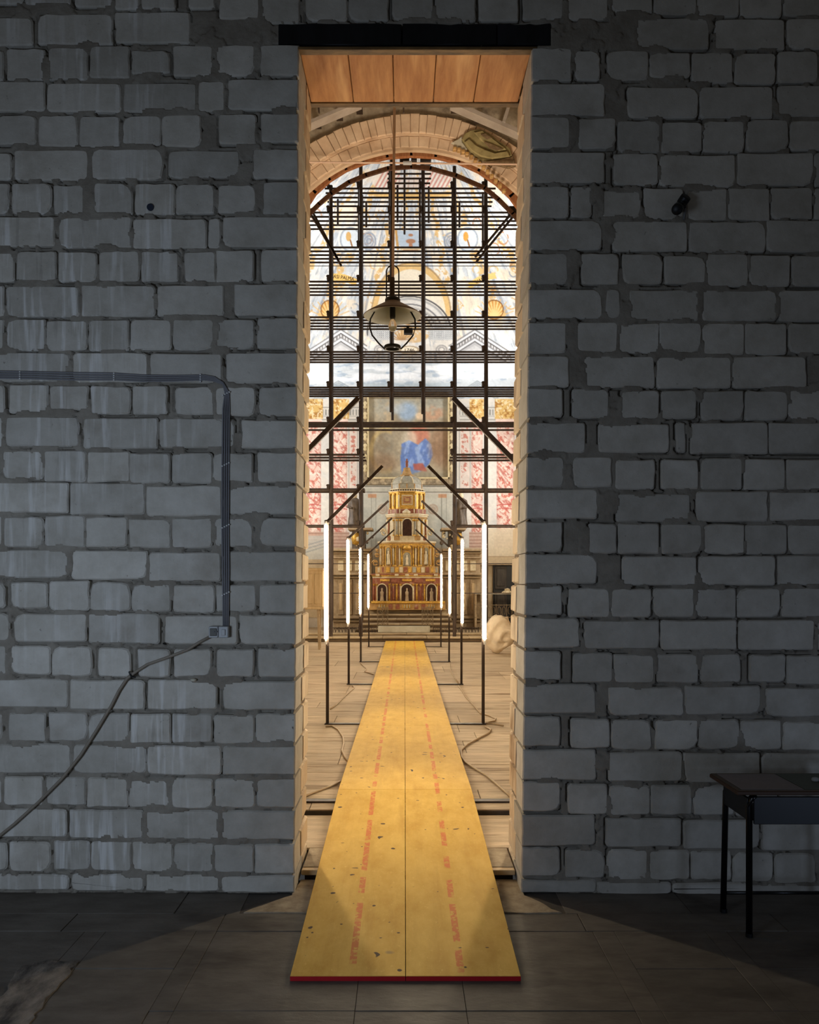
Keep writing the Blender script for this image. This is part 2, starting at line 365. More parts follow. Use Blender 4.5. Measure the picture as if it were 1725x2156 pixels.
R(740, (60,280,595,768),(330,552,598,770),(570,795,612,782),(830,1042,612,780),(1055,1290,605,782),(1302,1535,608,785),(1545,1800,612,785))
R(740, (55,468,780,950),(575,995,808,965),(1030,1435,792,965),(1450,1900,795,960))
R(740, (52,270,965,1140),(420,578,975,1145),(585,820,975,1148),(832,1062,978,1150),(1070,1305,980,1150),(1308,1545,982,1150),(1555,1800,980,1150))
R(1110, (48,465,152,322),(610,1035,162,332),(1045,1480,162,330),(1495,1900,160,330))
R(1110, (45,270,330,500),(302,538,345,512),(545,775,348,512),(785,1018,345,510),(1028,1255,345,512),(1265,1508,345,512),(1518,1800,342,510))
R(1110, (42,365,515,685),(392,818,528,692),(828,1258,528,695),(1272,1702,525,697),(1715,1900,530,697))
R(1110, (42,262,702,868),(328,555,712,882),(562,790,722,885),(805,1042,722,885),(1055,1282,718,882),(1330,1535,725,880),(1545,1800,730,895))
R(1110, (40,460,890,1058),(532,958,905,1070),(965,1395,900,1065),(1420,1900,910,1075))
R(1490, (40,258,50,220),(318,540,62,232),(550,775,68,238),(795,1038,68,238),(1045,1278,68,238),(1282,1515,72,242),(1522,1800,80,245))
R(1490, (38,460,238,412),(532,950,252,420),(960,1390,258,428),(1405,1900,260,430))
R(1490, (38,256,420,588),(300,525,435,605),(535,768,442,610),(772,1005,440,610),(1015,1245,442,612),(1255,1490,445,615),(1500,1740,448,618))
R(1490, (36,455,612,785),(515,945,628,792),(958,1388,640,805),(1400,1900,648,812))
R(1490, (36,255,795,960),(288,512,808,968),(522,752,808,978),(762,992,810,978),(1000,1230,815,980),(1238,1465,825,992),(1478,1710,830,1000))
R(1490, (36,460,980,1053),(468,888,992,1060),(895,1320,995,1063),(1330,1800,1005,1070))

def door_l(py): return 629.5 - (py-95)/1785*9.5
def door_r(py): return 1120 - (py-95)/1785*22
wall = None
class VN:          # small value noise in numpy
    def __init__(s, seed): s.g = np.random.RandomState(seed).rand(128, 128)
    def __call__(s, x, y, sc_=1.0):
        x = np.asarray(x)/sc_; y = np.asarray(y)/sc_
        xi = np.floor(x).astype(int); yi = np.floor(y).astype(int); fx = x-xi; fy = y-yi
        fx = fx*fx*(3-2*fx); fy = fy*fy*(3-2*fy); g = s.g
        a = g[xi % 128, yi % 128]; b = g[(xi+1) % 128, yi % 128]; c = g[xi % 128, (yi+1) % 128]; d = g[(xi+1) % 128, (yi+1) % 128]
        return (a*(1-fx)+b*fx)*(1-fy) + (c*(1-fx)+d*fx)*fy
    def fb(s, x, y, sc_): return .55*s(x, y, sc_)+.3*s(x+37, y+11, sc_/2.1)+.15*s(x+71, y+53, sc_/4.7)
vn = VN(3); vn2 = VN(9); vn3 = VN(21)

blocks = []
for r in ROWS:
    for (x0, x1, y0, y1) in r: blocks.append((x0, x1, y0, y1))
def rrect(x0, x1, y0, y1, rad, per=4):
    pts = []
    for i, (cx, cy, a0) in enumerate(((x1-rad[1], y0+rad[1], -90), (x1-rad[2], y1-rad[2], 0), (x0+rad[3], y1-rad[3], 90), (x0+rad[0], y0+rad[0], 180))):
        rr = (rad[1], rad[2], rad[3], rad[0])[i]
        for k in range(3):
            a = math.radians(a0+45*k); pts.append((cx+rr*math.cos(a), cy+rr*math.sin(a)))
        ex, ey = ((x1, y1-rad[2]), (x0+rad[3], y1), (x0, y0+rad[0]), (x1-rad[1], y0))[i]
        px_, py_ = pts[-1]; nseg = 4 if abs(ex-px_)+abs(ey-py_) > 60 else 3
        for k in range(1, nseg): pts.append((px_+(ex-px_)*k/nseg, py_+(ey-py_)*k/nseg))
    return pts
pieces = []
for bi, (x0, x1, y0, y1) in enumerate(blocks):
    cx = (x0+x1)/2; cy = (y0+y1)/2
    cornL = y0 > 90 and abs(x1-door_l(cy)) < 8 and x1 < 660
    cornR = y0 > 90 and abs(x0-door_r(cy)) < 8 and x0 > 1080
    rad = [rnd.uniform(3, 9) for _ in range(4)]
    for k in range(4):
        if rnd.random() < .14: rad[k] = rnd.uniform(11, 20)
    rad = [min(q, (x1-x0)*.3, (y1-y0)*.3) for q in rad]
    if cornL: rad[1] = rad[2] = 2
    if cornR: rad[0] = rad[3] = 2
    poly = rrect(x0, x1, y0, y1, rad)
    pts = []
    for (px, py) in poly:
        ns = (vn(px, py, 17)-.5)*5.0 + (vn2(px, py, 6)-.5)*2.2
        ex, ey = px-cx, py-cy; Ln = math.hypot(ex/(x1-x0), ey/(y1-y0))
        sx = 0 if (cornL and px > x1-3) or (cornR and px < x0+3) else 1
        px2 = px - sx*ns*.6*(1 if ex > 0 else -1)*min(1, abs(ex)/(x1-x0)*2); py2 = py - ns*.6*(1 if ey > 0 else -1)*min(1, abs(ey)/(y1-y0)*2)
        if cornL and px > x1-3: px2 = door_l(py) + (vn(px, py, 9)-.5)*1.5
        if cornR and px < x0+3: px2 = door_r(py) + (vn(px, py, 9)-.5)*1.5
        pts.append((px2, py2))
    pieces.append((pts, x0, x1, y0, y1, cornL, cornR))

# mortar sheet: a grid in the wall plane whose depth follows the joints
S = 3.0
gx = np.arange(-120, 1850, S); gy = np.arange(-60, 1886, S)
GX, GY = np.meshgrid(gx, gy)
SD = np.full(GX.shape, 60.0)
jx = (vn3.fb(GX, GY, 14)-.5)*7; jy = (vn3.fb(GX+500, GY, 14)-.5)*7
for (x0, x1, y0, y1) in blocks:
    i0 = max(0, int((x0-40-gx[0])/S)); i1 = int((x1+40-gx[0])/S)+1; j0 = max(0, int((y0-40-gy[0])/S)); j1 = int((y1+40-gy[0])/S)+1
    if i1 <= 0 or j1 <= 0: continue
    X_ = GX[j0:j1, i0:i1]; Y_ = GY[j0:j1, i0:i1]
    qx = np.abs(X_-(x0+x1)/2)-(x1-x0)/2+5; qy = np.abs(Y_-(y0+y1)/2)-(y1-y0)/2+5
    d = np.hypot(np.maximum(qx, 0), np.maximum(qy, 0))+np.minimum(np.maximum(qx, qy), 0)-5
    SD[j0:j1, i0:i1] = np.minimum(SD[j0:j1, i0:i1], d)
n1 = vn.fb(GX, GY, 22); n2 = vn2.fb(GX, GY, 46); n3 = vn3.fb(GX, GY*1.0, 60)
dep = .0065 + .0075*n1
smear = (n2 > .56) & (SD > -9*(n2-.5)/.3)
dep = np.where(smear, -.0012+.003*n1, dep)
crack = (np.abs(SD-1.2+jx*.12) < 1.9) & (n3 < .56) & ~smear
dep = np.where(crack, .04, dep)
keep = SD > -12
dl = 629.5-(GY-95)/1785*9.5; dr = 1120-(GY-95)/1785*22
inside = (GX > dl-3) & (GX < dr+3) & (GY > 93)
lint = (GX > 588) & (GX < 1160) & (GY > 50) & (GY < 94)
dep = np.where(lint, .06, dep)
WX = (GX-VX)/F*YW; WZ = H+(VY-GY)/F*YW
ok = keep & ~inside
q_ok = ok[:-1, :-1] & ok[1:, :-1] & ok[:-1, 1:] & ok[1:, 1:]
idx = -np.ones(GX.shape, int); used = np.zeros(GX.shape, bool)
used[:-1, :-1] |= q_ok; used[1:, :-1] |= q_ok; used[:-1, 1:] |= q_ok; used[1:, 1:] |= q_ok
idx[used] = np.arange(used.sum())
verts = np.stack([WX[used], YW+dep[used], np.maximum(WZ[used], 0.0)], 1)
jj, ii = np.nonzero(q_ok)
faces = np.stack([idx[jj, ii], idx[jj+1, ii], idx[jj+1, ii+1], idx[jj, ii+1]], 1)
def np_mesh(name, verts, faces, mat, smooth=True):
    me = bpy.data.meshes.new(name); me.vertices.add(len(verts)); me.vertices.foreach_set('co', verts.astype('f').ravel())
    me.loops.add(faces.size); me.loops.foreach_set('vertex_index', faces.astype('i').ravel())
    me.polygons.add(len(faces)); me.polygons.foreach_set('loop_start', np.arange(0, faces.size, 4, dtype='i'))
    me.polygons.foreach_set('loop_total', np.full(len(faces), 4, 'i')); me.polygons.foreach_set('use_smooth', [smooth]*len(faces))
    me.update(calc_edges=True); me.validate(); me.materials.append(mat); return me
# the solid wall core with the doorway in it
core = MB()
cy0 = YW+.05
def jx_l(z): py = VY-(z-H)*F/YW; return (door_l(py)-VX)/F*YW
def jx_r(z): py = VY-(z-H)*F/YW; return (door_r(py)-VX)/F*YW
core.prism([(-5.2, 0), (jx_l(0)-.016, 0), (jx_l(4.72)-.016, 4.72), (-5.2, 4.72)], cy0, YB-.02)
core.prism([(jx_r(0)+.016, 0), (5.2, 0), (5.2, 4.72), (jx_r(4.72)+.016, 4.72)], cy0, YB-.02)
core.box(-5.2, 5.2, cy0, YB-.02, 4.86, 5.6)
core.box(-5.2, jx_l(4.7)-.14, cy0, YB-.02, 4.72, 4.86); core.box(jx_r(4.7)+.14, 5.2, cy0, YB-.02, 4.72, 4.86)
wall = core.build('wall_front', M['core'], kind='structure', label='whitewashed stone block wall of the dark room, pierced by the tall doorway', category='wall')
mo = bpy.data.objects.new('mortar', np_mesh('mortar', verts, faces, M['mortar'])); C.objects.link(mo); mo.parent = wall; mo['kind'] = 'stuff'
for (pts, x0, x1, y0, y1, cL, cR) in pieces:
    mb = MB(); n = len(pts); cx = (x0+x1)/2; cy = (y0+y1)/2
    P = [W(px, py, YW) for px, py in pts]; cc = W(cx, cy, YW)
    depth = .035
    odd = int((y0+y1)/146) % 2
    if cL or cR: depth = .33 if odd else .25
    jit = rnd.uniform(-.003, .003)
    inner = []
    for p in P:
        dx = cc.x-p.x; dz = cc.z-p.z; k = .007
        inner.append((p.x+k*(1 if dx > 0 else -1), YW+jit, p.z+k*(1 if dz > 0 else -1)))
    outer = [(p.x, YW+.009+jit, max(p.z, .002)) for p in P]; back = [(p.x, YW+depth, max(p.z, .002)) for p in P]
    vs_ = inner+outer+back; fs_ = [tuple(range(n))]
    for a in (0, 1):
        for k in range(n): fs_.append((a*n+k, a*n+(k+1) % n, (a+1)*n+(k+1) % n, (a+1)*n+k))
    mb.add(vs_, fs_)
    mb.build('stone_block', M['stone'], wall)
    if cL or cR:       # second stone of the reveal
        if cL: jx_, sg = jx_l, -1
        else: jx_, sg = jx_r, 1
        z1 = P[0].z; z0 = H+(VY-y1)/F*YW+.004; z1 = H+(VY-y0)/F*YW-.004
        z0 = max(z0, .012)
        a = YW+depth+.014; b_ = YB+rnd.uniform(-.008, .01)
        q = MB(); e = .008; vs_ = []
        N = 6; loop = []
        for t in range(N): loop.append((a+(b_-a)*t/N, z0+rnd.uniform(-.004, .005)))
        for t in range(3): loop.append((b_, z0+(z1-z0)*t/3))
        for t in range(N): loop.append((b_-(b_-a)*t/N, z1+rnd.uniform(-.005, .004)))
        for t in range(3): loop.append((a, z1-(z1-z0)*t/3))
        m_ = len(loop); my = (a+b_)/2; mz = (z0+z1)/2; off = rnd.uniform(-.005, .004)
        inn = [(jx_(zz)+sg*off, yy+(e if yy < my else -e), zz+(e if zz < mz else -e)) for yy, zz in loop]
        out_ = [(jx_(zz)+sg*(.012+off), yy, zz) for yy, zz in loop]; bk = [(jx_(zz)+sg*.12, yy, zz) for yy, zz in loop]
        fs_ = [tuple(range(m_)), tuple(range(2*m_, 3*m_))[::-1]]
        for g in (0, 1):
            for k in range(m_): fs_.append((g*m_+k, g*m_+(k+1) % m_, (g+1)*m_+(k+1) % m_, (g+1)*m_+k))
        q.add(inn+out_+bk, fs_); q.build('stone_block', M['jamb_stone'], wall)

# lintel: blackened steel beam with ragged ends
lt = thing('lintel_beam', W(870, 93, YW), 'blackened steel lintel beam over the tall doorway', 'beam')
zt = W(0, 50, YW).z; zb = W(0, 93, YW).z
for a, b_ in ((586, 845), (848, 1046), (1048, 1161)):
    pa = W(a, 0, YW).x; pb = W(b_, 0, YW).x
    top = [(pa+(pb-pa)*t/10, zt+rnd.uniform(-.004, .006)) for t in range(11)]
    bot = [(pb-(pb-pa)*t/6, zb+rnd.uniform(-.002, .003)) for t in range(7)]
    MB().prism([(x, z) for x, z in (top+bot)][::-1], YW+.004, YW+.12, b=.004).build('beam_plate', M['black_steel'], lt)
zs = W(0, 96, YW).z
mb = MB(); mb.box(jx_l(4.7)-.02, jx_r(4.7)+.03, YW+.0, YW+.05, zs-.022, zs-.004, b=.003)
mb.build('front_rail', M['rust_rail'], lt)
mb = MB(); mb.box(jx_l(4.7)-.03, jx_r(4.7)+.03, YB-.02, YB+.03, 4.703, 4.732, b=.004).build('rear_rail', M['rust_rail'], lt)
sf = thing('soffit_panels', (0.06, 4.8, 4.69), 'orange-brown terracotta panels lining the underside of the lintel', 'soffit')
xs = [629.5, 731.5, 827, 920, 1015, 1121]
for i in range(5):
    xa = (xs[i]-VX)/F*YW+.002; xb = (xs[i+1]-VX)/F*YW-.002
    mb = MB()
    z0_, z1_ = zs-.016, 4.705
    xa2 = xa*1.0; xb2 = xb
    yy0, yy1 = YW+.05, YB-.03
    b = .004
    vs_ = [(xa+b, yy0, z0_), (xb-b, yy0, z0_), (xb2-b, yy1, z1_), (xa2+b, yy1, z1_),
           (xa, yy0, z0_+b), (xb, yy0, z0_+b), (xb, yy1, z1_+b), (xa, yy1, z1_+b),
           (xa, yy0, z0_+.035), (xb, yy0, z0_+.035), (xb, yy1, z1_+.035), (xa, yy1, z1_+.035)]
    fs_ = [(0,1,2,3), (11,10,9,8)] + [(g*4+k, g*4+(k+1) % 4, g*4+4+(k+1) % 4, g*4+4+k) for g in (0, 1) for k in range(4)]
    mb.add(vs_, fs_); mb.build('panel', M['soffit'], sf)
sf2 = MB().box(-.62, .74, YW+.06, YB-.02, 4.745, 4.87).build('wall_front_head', M['core'], None, kind='structure', label='rough core of the wall above the doorway panels', category='wall')

# ------------------------------------------------------------------ floors
floor = MB().box(-5.2, 5.2, -3, 4.75, -.25, -.006).build('floor', M['screed'], kind='structure', label='dark worn slab floor of the unlit room', category='floor')
xb = [-4.2, -3.3, -2.4, -1.58, -1.475, -1.03, -.93, -.2, .25, .93, 1.035, 1.485, 1.59, 2.4, 3.3, 4.2]
yb = [.6, 1.4, 2.1, 2.75, 3.3, 3.66, 4.05]
for j in range(len(yb)-1):
    for i in range(len(xb)-1):
        a, b_ = xb[i], xb[i+1]
        narrow = b_-a < .15
        if narrow and j % 2: continue
        c, d = yb[j], yb[j+1]
        if narrow and j+2 < len(yb): d = yb[j+2]
        if not narrow and rnd.random() < .5 and j > 0: pass
        g = .0009
        h = rnd.uniform(-.0035, 0)
        MB().box(a+g, b_-g, c+g, d-g, -.03, h, b=.0015).build('slab', M['darkfloor'], floor)
for (c, d, cuts) in ((4.05, 4.265, [-4.2, -2.9, -1.7, -.93, -.2, .9, 1.9, 3.0, 4.2]), (4.265, 4.54, [-4.2, -2.6, -1.2, -.86])):
    for i in range(len(cuts)-1):
        MB().box(cuts[i]+.002, cuts[i+1]-.002, c+.002, d-.002 if d < 4.5 else 4.56, -.03, rnd.uniform(-.003, 0), b=.0015).build('slab', M['darkfloor'], floor)
cuts = [.84, 1.5, 2.7, 4.2]
for i in range(3): MB().box(cuts[i]+.002, cuts[i+1]-.002, 4.267, 4.56, -.03, rnd.uniform(-.003, 0), b=.0015).build('slab', M['darkfloor'], floor)
# pale threshold stones in the doorway
th = thing('threshold', (0, 4.5, 0), 'pale worn threshold stones under the start of the yellow walkway', 'threshold')
def flat_poly(pts, z0, z1):
    n = len(pts); vs_ = [(x, y, z0) for x, y in pts]+[(x, y, z1) for x, y in pts]
    cx = sum(p[0] for p in pts)/n; cy = sum(p[1] for p in pts)/n
    vs_ += [(x+(cx-x)*.01, y+(cy-y)*.01, z1+.003) for x, y in pts]
    fs_ = [tuple(range(n))[::-1]]+[tuple(range(2*n, 3*n))]
    for g in (0, 1):
        for k in range(n): fs_.append((g*n+k, g*n+(k+1) % n, (g+1)*n+(k+1) % n, (g+1)*n+k))
    m = MB(); m.add(vs_, fs_); return m
def jit_poly(corners, amp=.012, n=5):
    out = []
    for i, p in enumerate(corners):
        q = corners[(i+1) % len(corners)]
        for k in range(n): t = k/n; out.append((p[0]+(q[0]-p[0])*t+rnd.uniform(-amp, amp)*(k > 0), p[1]+(q[1]-p[1])*t+rnd.uniform(-amp, amp)*(k > 0)))
    return out
flat_poly(jit_poly([(-.84, 4.27), (-.12, 4.27), (-.12, 4.74), (-.6, 4.74), (-.62, 4.50)]), -.02, .001).build('stone', M['lightstone'], th)
flat_poly(jit_poly([(-.115, 4.27), (.82, 4.27), (.66, 4.50), (.66, 4.74), (-.115, 4.74)]), -.02, .001).build('stone', M['lightstone'], th)
pp_ = [FL(x, y) for x, y in ((40, 2040), (100, 2024), (166, 2026), (150, 2046), (96, 2104), (58, 2170), (-60, 2170), (6, 2098))]
flat_poly(jit_poly([(p.x, p.y) for p in pp_], .012, 6), 0.0, .004).build('broken_patch', M['patch'], None, label='rough broken patch in the dark floor at the lower left', category='rubble')
# step lip and doorway slab
st = thing('doorway_step', (0, 5.2, 0), 'low raised step of pale stone with a wooden nosing in the doorway', 'step')
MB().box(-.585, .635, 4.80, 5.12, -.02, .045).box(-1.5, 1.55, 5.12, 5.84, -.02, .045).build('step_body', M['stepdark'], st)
for a, b_ in ((-.595, -.02), (-.015, .64)):
    MB().box(a, b_, 4.78, 5.118, .045, .062, b=.004).build('stone', M['lightstone'], st)
    MB().box(-1.5 if a < -.1 else b_-.65, -.02 if a < -.1 else 1.55, 5.122, 5.83, .045, .062, b=.004).build('stone', M['hallfloor'], st)
MB().box(-.597, .64, 4.735, 4.785, .028, .058, b=.004).build('nosing', M['furniture'], st)
hf = MB().box(-5.2, 5.2, 5.85, 27, -.25, HF-.012)
hf.box(-5.2, -1.5, 5.12, 5.86, -.25, HF-.012).box(1.55, 5.2, 5.12, 5.86, -.25, HF-.012)
hallf = hf.build('floor', M['screed'], kind='structure', label='lit worn stone floor of the church nave beyond the doorway', category='floor')
y = 5.85; j = 0
while y < 21.6:
    dy = .30 if y < 7 else .55 if y < 11 else .9
    y2 = min(y+dy*rnd.uniform(.85, 1.15), 21.7)
    x = -3.6 + rnd.uniform(-.6, 0); wd = 1.7 if y < 11 else 2.4
    lim = 1.0+ (y-5)*.16
    while x < 3.8:
        x2 = x+wd*rnd.uniform(.6, 1.2)
        if x2 > -lim-1 and x < lim+1: MB().box(x+.003, x2-.003, y+.003, y2-.003, HF-.03, HF-rnd.uniform(0, .004), b=.003).build('slab', M['hallfloor'], hallf)
        x = x2
    y = y2; j += 1

# ------------------------------------------------------------------ nave shell
def shell(name, mb, mat, label, cat='wall'): return mb.build(name, mat, kind='structure', label=label, category=cat)
shell('wall_left', MB().box(-4.6, -4.4, YB, 26.4, -.1, 16), M['plaster'], 'plastered left side wall of the nave')
shell('wall_right', MB().box(4.4, 4.6, YB, 26.4, -.1, 16), M['plaster'], 'plastered right side wall of the nave')
shell('ceiling', MB().box(-4.6, 4.6, YB, 13.3, 9.62, 9.8).box(-4.6, 4.6, 13.2, 26.4, 15.9, 16.1).box(-4.6, 4.6, 13.2, 13.3, 9.62, 16.1), M['roofslab'], 'pale slab ceiling over the nave', 'ceiling')
shell('wall_left_upper', MB().box(-5.2, 5.2, YB-.02, YB+.02, 5.6, 9.8), M['plaster'], 'plain nave wall above the doorway')
# ------------------------------------------------------------------ frescoed end wall
YF = 26.0
def sm(x, a, b): t = np.clip((x-a)/(b-a), 0, 1); return t*t*(3-2*t)
class Paint:
    """a flat picture laid out on a grid over a wall (design units: 1 unit = 26/1725 m on the wall)"""
    def __init__(s, x0, x1, y0, y1, step):
        s.x = np.arange(x0, x1+step, step); s.y = np.arange(y0, y1+step, step)
        s.X, s.Y = np.meshgrid(s.x, s.y); s.c = np.zeros(s.X.shape+(3,))
    def fill(s, m, c, a=1.0):
        m = (np.clip(m, 0, 1)*a)[..., None]; s.c = s.c*(1-m)+np.array(c)/255.0*m
    def mul(s, f): s.c *= f[..., None]
    def ell(s, cx, cy, rx, ry, e=.08): return 1-sm(np.hypot((s.X-cx)/rx, (s.Y-cy)/ry), 1-e, 1+e)
    def ring(s, cx, cy, rx, ry, w, e=1.0):
        d = np.abs(np.hypot((s.X-cx)/rx, (s.Y-cy)/ry)-1)*min(rx, ry); return 1-sm(d, w/2, w/2+e)
    def rect(s, x0, x1, y0, y1, e=.7):
        return sm(s.X, x0-e, x0+e)*(1-sm(s.X, x1-e, x1+e))*sm(s.Y, y0-e, y0+e)*(1-sm(s.Y, y1-e, y1+e))
    def line(s, p, q, w, e=1.0):
        ax, ay = p; bx, by = q; dx, dy = bx-ax, by-ay; L2 = dx*dx+dy*dy
        t = np.clip(((s.X-ax)*dx+(s.Y-ay)*dy)/L2, 0, 1); d = np.hypot(s.X-ax-t*dx, s.Y-ay-t*dy)
        return 1-sm(d, w/2, w/2+e)
    def poly(s, pts):
        ins = np.zeros(s.X.shape, bool); n = len(pts)
        for i in range(n):
            (xa, ya), (xb_, yb_) = pts[i], pts[(i+1) % n]
            c_ = ((ya > s.Y) != (yb_ > s.Y)) & (s.X < (xb_-xa)*(s.Y-ya)/((yb_-ya) or 1e-9)+xa); ins ^= c_
        return ins.astype(float)
    def mesh(s, name, mat, Y, curve=None):
        ny, nx = s.X.shape; WX = (s.X-VX)/F*YF; WZ = H+(VY-s.Y)/F*YF
        v = np.stack([WX.ravel(), np.full(WX.size, Y), WZ.ravel()], 1)
        k = np.arange(nx*ny).reshape(ny, nx)
        f = np.stack([k[:-1, :-1].ravel(), k[1:, :-1].ravel(), k[1:, 1:].ravel(), k[:-1, 1:].ravel()], 1)
        me = np_mesh(name, v, f, mat)
        at = me.color_attributes.new('paint', 'BYTE_COLOR', 'POINT')
        col = np.ones((nx*ny, 4), 'f'); cc = np.clip(s.c.reshape(-1, 3), 0, 1)
        col[:, :3] = np.where(cc <= .04045, cc/12.92, ((cc+.055)/1.055)**2.4)
        at.data.foreach_set('color', col.ravel()); return me
P_ = Paint(600, 1150, 320, 1300, 1.35)
X, Y = P_.X, P_.Y
fb = vn.fb; MX = np.abs(X-868)          # mirrored coordinate
P_.c[:] = np.array((226, 224, 216))/255
# ----- painted vault: radiating grey-blue folds, ochre garlands
ang = np.arctan2(X-868, Y-180); rad_ = np.hypot(X-868, Y-180)
streak = fb(ang*420+900, rad_*.25, 9)
vz = 1-sm(Y, 762, 770)
P_.fill(vz*sm(streak, .46, .62), (186, 194, 200), .75)
P_.fill(vz*sm(fb(ang*700+400, rad_*.3, 7), .58, .66), (150, 158, 166), .6)
P_.fill(vz*sm(fb(X, Y, 34), .56, .7), (236, 214, 180), .6)
for a0, w_, r0, r1 in ((.17, .018, 190, 420), (.36, .03, 180, 520), (.52, .02, 200, 560), (.05, .016, 180, 330)):
    wob = .012*np.sin(rad_/9)
    m = (1-sm(np.abs(np.abs(ang)-a0-wob), w_*.5, w_))*sm(rad_, r0, r0+12)*(1-sm(rad_, r1, r1+12))*vz
    P_.fill(m*sm(fb(X, Y, 6), .36, .5), (206, 162, 92), .75)
    P_.fill((1-sm(np.abs(np.abs(ang)-a0-.035), .003, .007))*vz, (120, 128, 140), .5)
    P_.fill((1-sm(np.abs(np.abs(ang)-a0-.055), .004, .010))*vz, (200, 206, 210), .6)
# rays and lunette near the crown
for cx in (814, 918):
    m = P_.ell(cx, 378, 32, 22); P_.fill(m, (230, 220, 206), .9)
    for k in range(6):
        P_.fill(m*P_.line((cx-26+k*9, 398), (cx-6+k*9, 362), 2.4), (190, 112, 100), .7)
P_.fill(P_.ell(866, 408, 86, 13)*(1-P_.ell(866, 399, 88, 8)), (214, 170, 96), .85)
P_.fill(P_.rect(838, 896, 372, 396), (214, 200, 190), .8)
for k in range(6): P_.fill(P_.line((842+k*10, 374), (838+k*11, 395), 1.4), (176, 150, 140), .7)
# scattered scroll ornament
for k in range(60):
    cx = 868+(rnd.uniform(18, 240))*rnd.choice((-1, 1)); cy = rnd.uniform(420, 650); r = rnd.uniform(5, 13)
    col = rnd.choice(((200, 158, 96), (140, 150, 162), (214, 180, 124), (168, 120, 84)))
    P_.fill(P_.ring(cx, cy, r, r*rnd.uniform(.7, 1.3), 1.8)*sm(fb(X, Y, 8), .4, .5), col, .8)
# medallions
for cx, leaf in ((738, (196, 158, 98)), (985, (206, 150, 70))):
    P_.fill(P_.ell(cx, 504, 21, 25), (200, 208, 212)); P_.fill(P_.ring(cx, 504, 21, 25, 3), (150, 158, 166), .9)
    P_.fill(P_.ring(cx, 504, 24, 28, 1.6), (226, 220, 204), .9)
    P_.fill(P_.ell(cx-4, 498, 5.5, 10), leaf); P_.fill(P_.line((cx, 506), (cx+4, 520), 2), (140, 96, 50))
for cx in (777, 950):     # big grey volutes
    for r in (14, 9, 4.5): P_.fill(P_.ring(cx, 508, r, r*1.25, 2.6), (140, 148, 160), .85)
# cartouche with the fountain
P_.fill(P_.poly([(834, 486), (890, 486), (888, 514), (878, 524), (848, 524), (838, 512)]), (176, 190, 202))
P_.fill(P_.line((834, 486), (838, 524), 4)+P_.line((891, 486), (888, 522), 4), (190, 150, 92))
for (cx, cy, rx, ry) in ((865, 495, 5, 3), (865, 508, 10, 5), (865, 518, 4, 8)): P_.fill(P_.ell(cx, cy, rx, ry, .2), (168, 122, 92))
P_.fill(P_.line((846, 524), (884, 524), 5), (206, 186, 150)); P_.fill(P_.line((850, 528), (880, 528), 2), (140, 84, 60))
# banners
P_.fill(P_.poly([(698, 577), (716, 575), (736, 581), (752, 588), (750, 602), (734, 596), (714, 590), (697, 591)]), (222, 184, 106))
P_.fill(P_.poly([(986, 596), (1004, 584), (1024, 577), (1042, 574), (1046, 586), (1026, 590), (1006, 598), (988, 610)]), (226, 192, 120))
# central arch: ochre band, then the grey coffered hood with dentils
m0 = 1-sm(Y, 664, 668)
P_.fill(P_.ell(866, 668, 84, 112)*m0, (228, 216, 190), .85)
P_.fill(P_.ring(866, 668, 78, 108, 9)*m0, (212, 172, 104), .8)
P_.fill(P_.ring(866, 668, 84, 115, 2)*m0, (140, 110, 70), .6)
P_.fill(P_.ell(862, 700, 88, 76)*(1-sm(Y, 704, 710)), (206, 204, 196))
for r, c_, w_ in ((1.0, (74, 74, 76), 2), (.93, (160, 160, 158), 3), (.85, (214, 212, 204), 4), (.78, (110, 110, 112), 1.8), (.68, (168, 166, 160), 3), (.56, (96, 92, 88), 1.6), (.5, (190, 176, 150), 4)):
    P_.fill(P_.ring(862, 700, 88*r, 76*r, w_)*(1-sm(Y, 704, 710)), c_, .85)
a2 = np.arctan2(X-862, 700-Y); rr2 = np.hypot((X-862)/88, (Y-700)/76)
P_.fill((np.abs(rr2-.62) < .045)*(np.sin(a2*44) > 0)*(Y < 690)*1.0, (96, 96, 98), .8)
P_.fill(P_.ell(866, 668, 22, 18)*sm(fb(X, Y, 5), .42, .5), (198, 152, 96), .85)
# festoon wreaths, shell and scroll with the date
for cx in (806, 930):
    P_.fill(P_.ell(cx, 703, 30, 22), (200, 202, 200), .9)
    P_.fill(P_.ell(cx, 703, 29, 21)*(np.sin(X*1.5)*np.sin(Y*1.5) > .1), (128, 132, 136), .7)
P_.fill(P_.ell(868, 704, 36, 18)*sm(fb(X, Y, 7), .38, .5), (206, 172, 122), .9)
for k in range(9): P_.fill(P_.line((846, 718), (846+26*math.cos(math.pi*(k+1)/10+math.pi), 718+22*math.sin(math.pi*(k+1)/10+math.pi)), 1.6), (160, 120, 76), .7)
P_.fill(P_.rect(768, 972, 716, 742)*sm(fb(X, Y, 16), .3, .5), (222, 216, 204), .8)
for cx in (800, 930): 
    for r in (11, 6): P_.fill(P_.ring(cx, 736, r, r*.8, 2), (150, 148, 146), .8)
P_.fill(P_.ell(862, 737, 20, 8), (232, 222, 198)); P_.fill(P_.ring(862, 737, 20, 8, 1.4), (150, 130, 100), .7)
